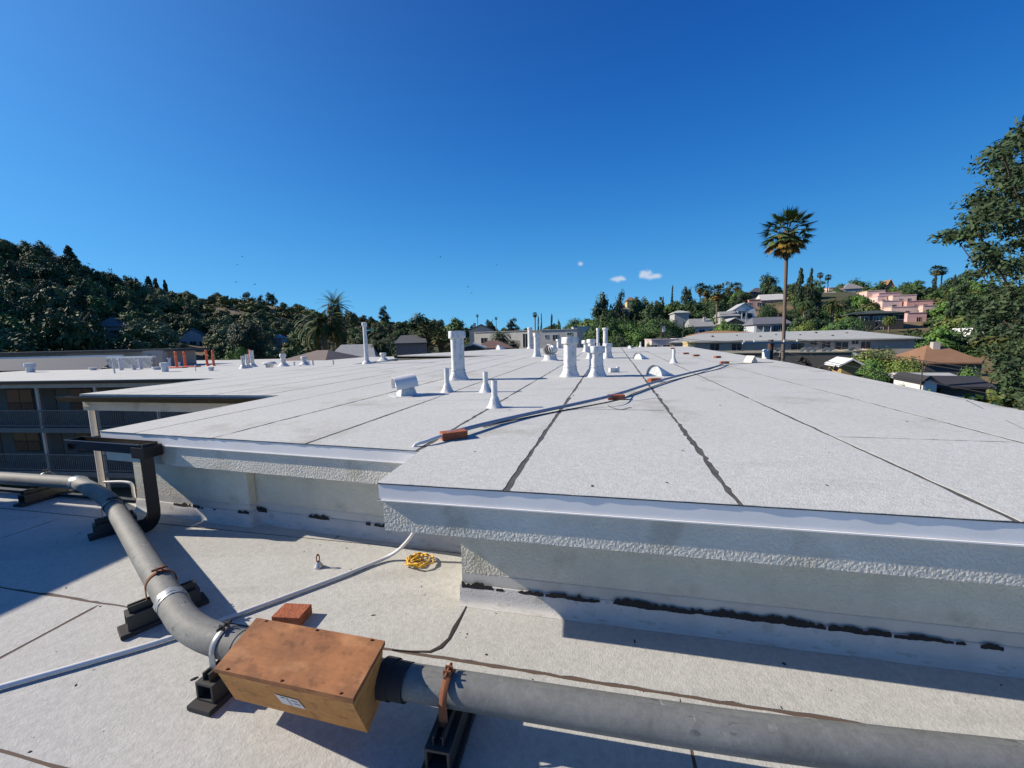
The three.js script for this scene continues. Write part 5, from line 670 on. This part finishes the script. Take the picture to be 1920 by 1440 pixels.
  // skyline and landmark trees
  for (const [k, X, Y, w, d, c2, l, s] of [
    ['round', 5, 447, 34, 205, BL, 'tall dark tree at the highest left end of the wooded ridge', 1], ['pine', 40, 455, 40, 215, BL, 'dark ragged pine on the wooded ridge beside the highest tree', 0], ['round', 70, 463, 55, 218, DK, 'broad dark tree on the wooded ridge', 3], ['airy', 112, 463, 42, 215, DK, 'airy spreading tree on the wooded ridge', 0], ['round', 158, 493, 38, 222, BL, 'round dark tree where the wooded ridge steps down', 2], ['round', 207, 502, 24, 228, BL, 'small lone dark tree standing above the wooded ridge', 4], ['cone', 255, 520, 20, 225, BL, 'first of the pointed conifers on the wooded ridge', 0], ['cone', 290, 521, 24, 225, BL, 'wide pointed conifer on the wooded ridge', 1], ['cone', 308, 523, 16, 225, BL, 'narrow pointed conifer at the end of the wooded ridge', 0], ['round', 232, 516, 30, 228, DK, 'flat-topped dark tree behind the pointed conifers', 1], ['round', 345, 545, 40, 235, DK, 'low dark tree at the foot of the wooded ridge', 2],
    ['airy', 414, 545, 22, 262, DK, 'small airy tree on the dry crest', 1], ['airy', 459, 541, 30, 262, DK, 'larger airy tree on the dry crest', 0], ['round', 500, 562, 40, 255, DK, 'dark round tree on the dry crest', 0], ['round', 560, 566, 40, 262, DK, 'dark round tree on the crest left of the palms', 1],
    ['round', 460, 592, 64, 75, BL, 'big dark spreading tree behind the left roof edge', 2], ['round', 437, 640, 56, 48, LT, 'yellow-green bush-like tree behind the orange posts', 3], ['round', 18, 622, 70, 60, LT, 'bright green tree behind the long beige roof room', 0], ['round', 70, 642, 46, 55, LT, 'small bright green tree next to the beige roof room', 4], ['round', 200, 622, 50, 90, MD, 'green tree before the pale hill house', 1], ['round', 260, 630, 60, 80, DK, 'dark tree behind the beige roof room', 2], ['round', 330, 640, 44, 75, DK, 'dark tree behind the orange posts', 3],
    ['pine', 718, 575, 20, 250, BL, 'pointed pine on the low ridge right of the palms', 1], ['round', 795, 582, 52, 200, DK, 'big dark tree mass left of the tallest flue', 0], ['round', 850, 588, 60, 190, MD, 'green tree mass behind the tallest flue', 1], ['pine', 918, 596, 18, 230, BL, 'narrow pine on the skyline', 0], ['pine', 960, 598, 26, 230, BL, 'dark skyline pine near the far flue', 1], ['round', 770, 622, 70, 85, DK, 'dark tree around the slate roof', 2],
    ['column', 1009, 590, 6, 120, BL, 'first thin cypress behind the stucco houses', 0], ['column', 1015, 590, 6, 122, BL, 'second thin cypress behind the stucco houses', 1], ['column', 1034, 586, 9, 118, BL, 'taller dark cypress behind the stucco houses', 0], ['round', 1046, 590, 14, 125, MD, 'small green tree next to the cypresses', 1], ['round', 1075, 590, 44, 118, MD, 'green tree behind the bluish white house', 2], ['round', 1100, 587, 36, 112, YL, 'yellowish tree behind the bluish white house', 3],
    ['round', 1136, 541, 42, 130, BL, 'big dark pine-like tree rising above the skyline', 0], ['pine', 1163, 548, 24, 138, BL, 'dark pine next to the big skyline tree', 1], ['round', 1195, 547, 32, 140, DK, 'dark rounded tree on the skyline past the white house', 3], ['airy', 1224, 543, 32, 140, OL, 'thin brownish tree on the skyline', 1], ['column', 1261, 533, 7, 150, BL, 'lone slim cypress on the skyline', 0], ['pine', 1289, 532, 20, 150, BL, 'pointed dark pine on the skyline next to the cypress', 0], ['airy', 1362, 521, 26, 170, OL, 'tall airy tree on the skyline among palms', 0], ['round', 1440, 511, 30, 165, DK, 'dark tree on the skyline left of the tall palm', 2], ['cone', 1503, 500, 22, 120, BL, 'tall dark cedar right of the tall palm trunk', 0], ['column', 1522, 505, 17, 118, BL, 'dense dark cypress beside the cedar', 1], ['airy', 1539, 516, 22, 150, MD, 'airy tree behind the cypress', 1], ['round', 1570, 528, 34, 185, MD, 'green hilltop tree left of the grey hip roof', 1], ['round', 1608, 521, 36, 195, MD, 'green hilltop tree right of the grey hip roof', 2], ['round', 1655, 524, 44, 180, DK, 'dark tree before the steep brown roof', 0], ['round', 1715, 526, 66, 170, DK, 'dark broad tree above the pink terraces', 4], ['round', 1805, 500, 46, 140, DK, 'dark tree on the skyline near the big leafy tree', 1],
    ['round', 1140, 590, 60, 82, MD, 'green tree in the row past the back roof edge, at its left end', 0], ['round', 1180, 592, 66, 80, LT, 'large light green tree in the row past the back roof edge', 1], ['round', 1225, 590, 70, 84, MD, 'broad green tree in the row past the back roof edge', 2], ['round', 1268, 588, 60, 86, MD, 'tall green tree at the right end of the row', 4], ['round', 1160, 620, 56, 66, DK, 'darker tree low in the row past the back roof edge', 3], ['round', 1213, 628, 22, 56, YL, 'small yellow-brown tree at the back roof edge', 1], ['column', 1282, 600, 9, 70, BL, 'dark cypress beside the row of green trees', 0], ['round', 1250, 616, 50, 75, DK, 'shaded tree at the foot of the cypress', 0],
    ['round', 1352, 590, 30, 80, LT, 'light green tree beside the tall thin-trunked fan palm', 1], ['round', 1380, 602, 30, 78, MD, 'green tree below the dark house with a pale gable', 2], ['round', 1440, 565, 46, 100, DK, 'dark tree above the white and blue bungalow', 3], ['round', 1512, 598, 42, 74, YL, 'yellow-green clipped tree right of the tall palm trunk', 0], ['round', 1545, 590, 40, 84, BL, 'blackish tree between the date palms', 1], ['round', 1590, 588, 56, 80, MD, 'green tree left of the dark two-storey house', 2], ['round', 1600, 550, 46, 120, DK, 'dark tree left of the pink terraces', 3], ['round', 1560, 604, 40, 72, LT, 'light green bush-like tree above the long grey roof', 4], ['round', 1662, 634, 92, 42, YL, 'yellow-green street tree in front of the apartment house', 1], ['round', 1632, 662, 54, 37, LT, 'lower left part of the street greenery, a rounded light green tree', 2], ['round', 1696, 662, 62, 38, YL, 'rounded yellow-green tree right of the street tree', 3], ['airy', 1712, 655, 30, 40, OL, 'greyish twiggy tree beside the brown hip roof', 0], ['round', 1765, 618, 70, 62, MD, 'bright green tree mass right of the long grey roof', 0], ['round', 1745, 632, 50, 60, LT, 'dense green shrub mass right of the long grey roof', 4], ['round', 1800, 640, 60, 60, MD, 'green tree behind the brown hip roof', 2], ['round', 1780, 565, 60, 95, DK, 'dark tree right of the pink terraces', 1], ['round', 1820, 680, 44, 34, LT, 'light green tree before the brown hip roof', 3], ['round', 1745, 722, 34, 27, LT, 'low green tree before the white shed', 0], ['round', 1700, 718, 36, 30, YL, 'low yellow-green tree by the carport', 4], ['round', 1790, 735, 46, 25, DK, 'dark low tree before the dark-roofed house', 2], ['round', 1865, 745, 60, 22, MD, 'green low tree under the big leafy tree', 1], ['round', 1640, 706, 60, 33, DK, 'dark low tree left of the street tree trunk', 0]]) byPx(k, X, Y, w, d, c2, l, undefined, s);
  for (const [X, Y, w, d, c2, s] of [[1120, 600, 50, 95, MD, 0], [1205, 603, 60, 92, DK, 1], [1245, 600, 60, 95, MD, 2], [1302, 598, 34, 97, DK, 0], [1330, 573, 46, 125, MD, 1], [1300, 560, 50, 135, DK, 2], [1240, 562, 50, 145, MD, 0], [1212, 566, 46, 135, DK, 1], [1270, 565, 46, 140, MD, 2], [1352, 562, 36, 128, DK, 0], [1488, 572, 40, 110, DK, 1], [1592, 562, 40, 118, BL, 2], [1140, 575, 44, 125, DK, 0], [1170, 585, 40, 110, MD, 1]]) byPx('round', X, Y, w, d, c2, 'leafy tree massed among the houses below the skyline', 'leafy trees below the skyline', s);
  for (const [X, Y, w, d] of [[1508, 674, 40, 36], [1540, 670, 46, 36]]) { const p = B(X, Y, d), W = w / F * d * 1.3; const t = tree('bush', V(p.x, p.y - 4.3, p.z), W * 1.3, 6.2, [0.06, 0.035, 0.026], 'reddish brown leafy shrub beyond the right roof edge', 'reddish shrubs beyond the roof edge', Math.round(X), 'reddish_shrub'); }
}
for (const [X, Y, d, w, c2] of [[1838, 742, 21, 3.2, MD], [1872, 752, 20, 3, DK], [1905, 764, 18, 3.2, DK], [1800, 738, 23, 3, DK], [1610, 704, 33, 4, DK], [1645, 712, 31, 4, BL], [1680, 722, 28, 3, MD], [1770, 735, 25, 2.6, LT]]) { const p = B(X, Y, d); tree('bush', V(p.x, p.y - 2.6, p.z), w * 1.3, 3.6, c2, 'leafy garden shrub just beyond the right roof edge', 'garden shrubs beyond the right roof edge', X); }
// palms
function frondGeo(kind, seed) {
  const r = rnd(seed), out = [];
  if (kind === 'fan') for (let i = 0; i < 54; i++) {                      // stalk and a pleated fan of blades
    const a = i * 2.4 + r() * 0.3, v = i / 54, el = 1.25 - v * 2.35, L = 0.55 + 0.15 * r(), dx = Math.cos(a) * Math.cos(el), dy = Math.sin(el), dz = Math.sin(a) * Math.cos(el), c = [dx * L, dy * L * 0.9, dz * L];
    for (let k = 0; k < 3; k++) out.push([c[0] * k / 3, c[1] * k / 3, c[2] * k / 3, L * 0.4, dx, dy, dz, 0.12, [1.1, 1, 0.6]]);
    const side = V(-Math.sin(a), 0, Math.cos(a)), n = 19, tn = v > 0.78 ? [2.1 + r(), 1.15, 0.7] : tone(r, 0.25);
    for (let k = 0; k < n; k++) { const t = (k / (n - 1) - 0.5) * 2.5, d = V(dx, dy, dz).multiplyScalar(Math.cos(t)).addScaledVector(side, Math.sin(t)); d.y -= 0.25 + 0.35 * Math.abs(t) * 0.5; out.push([c[0], c[1], c[2], 0.46 * (0.8 + 0.3 * r()), d.x, d.y, d.z, 0.16, tn, dx * 0.3, 1, dz * 0.3]); }
  }
  if (kind === 'date' || kind === 'star') for (let i = 0; i < (kind === 'star' ? 34 : 70); i++) {
    const a = i * 2.4 + r() * 0.3, v = i / (kind === 'star' ? 34 : 70), el = 1.35 - v * (kind === 'star' ? 1.7 : 1.9); let p = V(0, 0, 0), e = el; const tn = v > 0.86 ? [2.0, 1.15, 0.6] : tone(r, 0.25), st = 0.085;
    for (let k = 0; k < 13; k++) { const d = V(Math.cos(a) * Math.cos(e), Math.sin(e), Math.sin(a) * Math.cos(e)); out.push([p.x, p.y, p.z, st * 1.25, d.x, d.y, d.z, 0.16, [1.2, 1.1, 0.7]]); if (k > 1) for (const s of [-1, 1]) { const sd = V(-Math.sin(a) * s, 0.05, Math.cos(a) * s).addScaledVector(d, 0.8); sd.y -= 0.25; for (let q = 0; q < 3; q++) out.push([p.x + d.x * st * q / 3, p.y + d.y * st * q / 3, p.z + d.z * st * q / 3, 0.25 * (1 - 0.045 * k), sd.x, sd.y, sd.z, 0.16, tn]); } p.addScaledVector(d, st); e -= kind === 'star' ? 0.035 + 0.004 * k : 0.09 + 0.012 * k; }
  }
  return leafGeo(out);
}
const FR = { fan: [frondGeo('fan', 5), frondGeo('fan', 6)], date: [frondGeo('date', 7), frondGeo('date', 8)], star: [frondGeo('star', 9), frondGeo('star', 10)] };
const skirtG = (() => { const r = rnd(15), o = []; for (let i = 0; i < 340; i++) { const a = r() * 6.283, y = -0.1 - r() * 0.85, w = (0.16 + 0.2 * (1 + y)) * (0.6 + 0.5 * r()); o.push([Math.cos(a) * w, y + 0.2, Math.sin(a) * w, 0.34, Math.cos(a) * 0.25, -1, Math.sin(a) * 0.25, 0.2, tone(r, 0.3), Math.cos(a), 0, Math.sin(a)]); } return leafGeo(o); })();
function palm(kind, X, Yc, rpx, d, label, o = {}) {                           // heart of the crown, crown radius in pixels, distance
  const c = B(X, Yc, d), R = rpx / F * d, g = o.base ?? terrain(c.x, c.z), H = c.y - g, t = thing(kind === 'fan' ? 'fan_palm' : 'date_palm', label, 'palm tree', V(c.x + (o.lean || 0), g, c.z), o.turn ?? (X * 1.7) % 6, o.group || 'palm trees'); const tr = o.r || (kind === 'fan' ? 0.2 : 0.35);
  t.rotation.y = 0; mesh('trunk', tube([V(0, -0.3, 0), V(-(o.lean || 0) * 0.4, H * 0.5, 0), V(-(o.lean || 0), H, 0)], tr, 14, 10), o.bark || plain(0.15, 0.12, 0.095), t);
  const cr = mesh('crown', FR[kind][(o.s || 0) % 2], leafM(...(o.col || [0.055, 0.075, 0.026])), t); cr.position.set(-(o.lean || 0), H, 0); cr.scale.setScalar(R * (kind === 'fan' ? 1.02 : 0.88)); cr.rotation.y = o.turn ?? (X * 1.7) % 6;
  if (o.skirt) { const s = mesh('dead_frond_skirt', skirtG, leafM(0.11, 0.075, 0.035), t); s.position.set(-(o.lean || 0), H, 0); s.scale.set(R * 1.0, R * o.skirt, R * 1.0); }
  return t;
}
palm('fan', 1476, 436, 45, 30, 'tall slim fan palm rising high above the roof against the sky', { skirt: 1.0, r: 0.12, lean: 0.25, col: [0.085, 0.12, 0.035], bark: plain(0.13, 0.1, 0.085) });
palm('date', 606, 612, 60, 58, 'broad date palm with a full drooping crown', { r: 0.42, col: [0.06, 0.10, 0.035] });
palm('star', 628, 572, 34, 62, 'taller spiky palm directly behind the broad date palm', { r: 0.35, skirt: 2.0, s: 1, col: [0.06, 0.10, 0.032] });
palm('date', 713, 652, 36, 52, 'shorter date palm with orange fruit stalks near the white pole', { r: 0.4, s: 1, col: [0.055, 0.065, 0.026], skirt: 0.9 });
palm('fan', 800, 620, 24, 75, 'fan palm left of the tallest flue', { skirt: 1.3 }); palm('fan', 826, 632, 20, 72, 'smaller fan palm close to the tallest flue', { skirt: 1.4, s: 1, col: [0.07, 0.085, 0.03] });
palm('date', 938, 634, 26, 66, 'feathery palm before the stucco house', { r: 0.18, col: [0.04, 0.065, 0.03] }); palm('date', 962, 646, 18, 64, 'low dark palm before the stucco house', { r: 0.2, s: 1, col: [0.03, 0.045, 0.02] });
palm('fan', 1003, 590, 5.5, 130, 'small fan palm next to the thin cypresses', { skirt: 1.2 });
palm('fan', 1345, 548, 16, 105, 'fan palm with a long bare trunk in front of the hill houses', { skirt: 1.3, col: [0.075, 0.09, 0.03] });
palm('fan', 1313, 540, 11, 160, 'skyline fan palm beside the dark pine', { skirt: 1.4 }); palm('fan', 1325, 545, 12, 158, 'skyline fan palm with a thick dead skirt', { skirt: 1.9, s: 1 }); palm('fan', 1382, 538, 10, 165, 'skyline fan palm past the tall airy tree', { skirt: 1.3 });
palm('date', 1510, 574, 19, 92, 'date palm with a round crown right of the tall palm trunk', { r: 0.35, col: [0.06, 0.085, 0.028] }); palm('date', 1562, 572, 21, 95, 'date palm with orange fruit stalks on the slope', { r: 0.35, s: 1, col: [0.07, 0.085, 0.028] });
palm('fan', 1538, 516, 6, 160, 'tiny fan palm on the hilltop, the shorter of a pair', { skirt: 1 }); palm('fan', 1553, 520, 6, 160, 'tiny fan palm on the hilltop, the barer of a pair', { s: 1 });
palm('fan', 1756, 507, 11, 150, 'hilltop fan palm above the pink terraces, left of two', { skirt: 0.8 }); palm('fan', 1767, 508, 9, 150, 'hilltop fan palm above the pink terraces, right of two', { s: 1, skirt: 0.8 });
for (const [X, Y] of [[895, 592], [930, 597]]) palm('fan', X, Y, 3.2, 260, 'tiny far fan palm on the skyline', { group: 'tiny skyline palms' });
// banana-like plant by the dark house
palm('date', 1668, 600, 14, 86, 'bright leafy palm in front of the dark two-storey house', { r: 0.15, col: [0.13, 0.17, 0.04] });

// the big leafy tree at the right
{
  const r = rnd(88), d0 = 13.5, edge = [[1925, 236], [1895, 262], [1856, 264], [1850, 300], [1862, 340], [1836, 372], [1842, 392], [1820, 412], [1800, 432], [1764, 447], [1790, 456], [1822, 466], [1838, 486], [1822, 510], [1812, 545], [1806, 580], [1822, 615], [1838, 650], [1856, 690], [1868, 725], [1890, 760], [1960, 800], [2150, 800], [2300, 620], [2300, 380], [2180, 200], [2050, 150]];
  const inside = (x, y) => { let c = false; for (let i = 0, j = edge.length - 1; i < edge.length; j = i++) { const [a, b] = edge[i], [e, f] = edge[j]; if ((b > y) !== (f > y) && x < (e - a) * (y - b) / (f - b) + a) c = !c; } return c; };
  const t = thing('leafy_tree', 'big dark leafy tree leaning in beside the right roof edge', 'tree', V(B(2080, 700, d0).x, GROUND, -d0)), o = t.position, leaves = [], limbs = [], hub = V(0, 4.5, 0);
  const spots = [[1880, 290], [1905, 262], [1866, 285], [1880, 318], [1856, 380], [1880, 370], [1905, 345], [1836, 398], [1815, 432], [1785, 446], [1850, 425], [1870, 410], [1835, 440]];
  for (let i = 0; i < 560; i++) { const X = 1760 + 540 * r(), Y = 160 + 640 * r(); if (inside(X, Y)) spots.push([X, Y]); }
  const dirs = [];
  spots.forEach(([X, Y], i) => {
    const near = 2.0 + 0.02 * Math.min(140, Math.max(0, X - 1800)), c = B(X, Y, d0 + (r() - 0.5) * near * 1.6).sub(o); if (i % 6 === 0) { const mid = hub.clone().lerp(c, 0.55).add(V(0, 0.5 * r(), 0)); limbs.push(tube([hub.clone().add(V(0, (r() - 0.3) * 2.5, 0)), mid, c], 0.014 + 0.014 * r(), 10, 5)); }
    const rad = 0.26 + 0.26 * r(), n = i < 13 ? 95 : 135, sp = V(r() - 0.7, 0.1 * r(), r() - 0.5).normalize();
    for (let k = 0; k < n; k++) { const f = rdir(r), q = rad * Math.pow(r(), 0.4), st = (r() - 0.5) * 0.7, g = rdir(r), tn = tone(r, 0.4); { const N = V(f[0] + g[0] * 0.7, f[1] + 0.35 + g[1] * 0.7, f[2] + g[2] * 0.7).normalize(), e = rdir(r), D = V(e[0], e[1] - 0.4, e[2]).cross(N).normalize(); leaves.push([c.x + f[0] * q + sp.x * st, c.y + f[1] * q * 0.55 + sp.y * st, c.z + f[2] * q + sp.z * st, 0.11 + 0.08 * r(), D.x, D.y, D.z, 0.42, tn, N.x, N.y, N.z]); } }
  });
  mesh('crown', leafGeo(leaves), leafM(0.036, 0.058, 0.024), t); mesh('limbs', limbs, bark, t); mesh('trunk', tube([V(0, 0, 0), V(0.1, 2.5, 0), V(0, 5.5, 0.1), V(-0.1, 8, 0)], 0.24, 20, 10), bark, t);
}

// ---------------------------------------------------------------- poles, wires, birds
{
  const p = B(1443, 690, 24), top = B(1443, 637, 24), t = thing('utility_pole', 'dark wooden utility pole with crossarms and a white transformer', 'utility pole', V(p.x, terrain(p.x, p.z), p.z)); const H = top.y - t.position.y;
  mesh('post', cyl(0.19, 0.15, H, 0, 0, 0, 12), M.woodPole, t); const arm = (dx, y, w, z) => bx(w, 0.11, 0.1, dx, H - y, z);
  mesh('crossarm', arm(-0.65, 0.16, 2.3, 0.16), plain(0.28, 0.33, 0.38), t); mesh('crossarm', arm(0.95, 0.22, 1.9, -0.16), plain(0.28, 0.33, 0.38), t);
  mesh('transformer', loft([[0.01, H - 1.4], [0.2, H - 1.4], [0.2, H - 0.6], [0.14, H - 0.56], [0.01, H - 0.55]], 2, 18).translate(-0.34, 0, 0.12), M.whiteClean, t); mesh('transformer_bracket', bx(0.3, 0.06, 0.06, -0.15, H - 0.9, 0.1), M.darkSteel, t);
  for (const [x, z] of [[-1.7, 0.16], [-1.1, 0.16], [0.3, -0.16], [0.9, -0.16], [1.7, -0.16]]) mesh('insulator', cyl(0.04, 0.03, 0.14, x, H - (x < 0 ? 0.1 : 0.16), z, 8), M.whiteClean, t);
  const wire = (a, b, sag, r, label) => { const m = a.clone().lerp(b, 0.5); m.y -= sag; tag(mesh('power_line', tube(new THREE.QuadraticBezierCurve3(a, m, b), r, 40, 5), M.wire), label, 'power line', 'power lines'); };
  const W = (x, y, z) => V(t.position.x + x, t.position.y + H + y, t.position.z + z);
  for (const [x, y, z, X, Y, d] of [[1.7, 0, -0.16, 2200, 742, 14], [0.9, 0, -0.16, 2200, 752, 14], [0.3, -0.6, -0.16, 2200, 800, 14], [0.1, -1.0, 0, 2200, 850, 15]]) wire(W(x, y, z), B(X, Y, d), 0.25, 0.017, 'power line running right from the utility pole');
  for (const [x, y, z, X, Y, d] of [[-1.7, 0, 0.16, 1240, 632, 62], [-1.1, -0.05, 0.16, 1250, 628, 62]]) wire(W(x, y, z), B(X, Y, d), 0.6, 0.022, 'power line running left from the utility pole');
  const q = B(1725, 740, 26), tq = B(1725, 678, 26), s = thing('thin_pole', 'thin dark pole beside the white shed', 'pole', V(q.x, terrain(q.x, q.z), q.z)); mesh('post', cyl(0.04, 0.035, tq.y - s.position.y, 0, 0, 0, 8), M.woodPole, s);
  const q2 = B(1240, 640, 64), t2 = B(1241, 606, 64), s2 = thing('utility_pole', 'far utility pole with a grey transformer before the row of trees', 'utility pole', V(q2.x, terrain(q2.x, q2.z), q2.z)), H2 = t2.y - s2.position.y; mesh('post', cyl(0.14, 0.11, H2, 0, 0, 0, 8), M.woodPole, s2); mesh('transformer', cyl(0.25, 0.25, 0.9, 0.3, H2 - 1.4, 0, 12), M.galv, s2); mesh('crossarm', bx(2.4, 0.12, 0.12, 0, H2 - 0.2, 0.1), M.woodPole, s2);
  const bm = std({ color: lin(0.015, 0.015, 0.018) });
  for (const [X, Y] of [[445, 496], [454, 481], [443, 529], [478, 533], [826, 482], [877, 538], [884, 549], [931, 497]]) { const b = B(X, Y, 90), k = thing('flying_bird', 'tiny dark bird flying over the far ridge', 'bird', b, X, 'birds in the sky'); mesh('body', new THREE.SphereGeometry(0.09, 8, 6).scale(2.2, 0.8, 0.8), bm, k); const w = new THREE.BufferGeometry(); w.setAttribute('position', new THREE.Float32BufferAttribute([0.1, 0.02, 0, -0.12, 0.02, 0, -0.05, 0.12, 0.42, 0.1, 0.02, 0, -0.05, 0.12, -0.42, -0.12, 0.02, 0], 3)); w.setAttribute('uv', new THREE.Float32BufferAttribute(new Array(12).fill(0), 2)); w.computeVertexNormals(); mesh('wings', w, std({ color: lin(0.015, 0.015, 0.018), side: THREE.DoubleSide }), k); }
}

renderer.render(scene, camera);
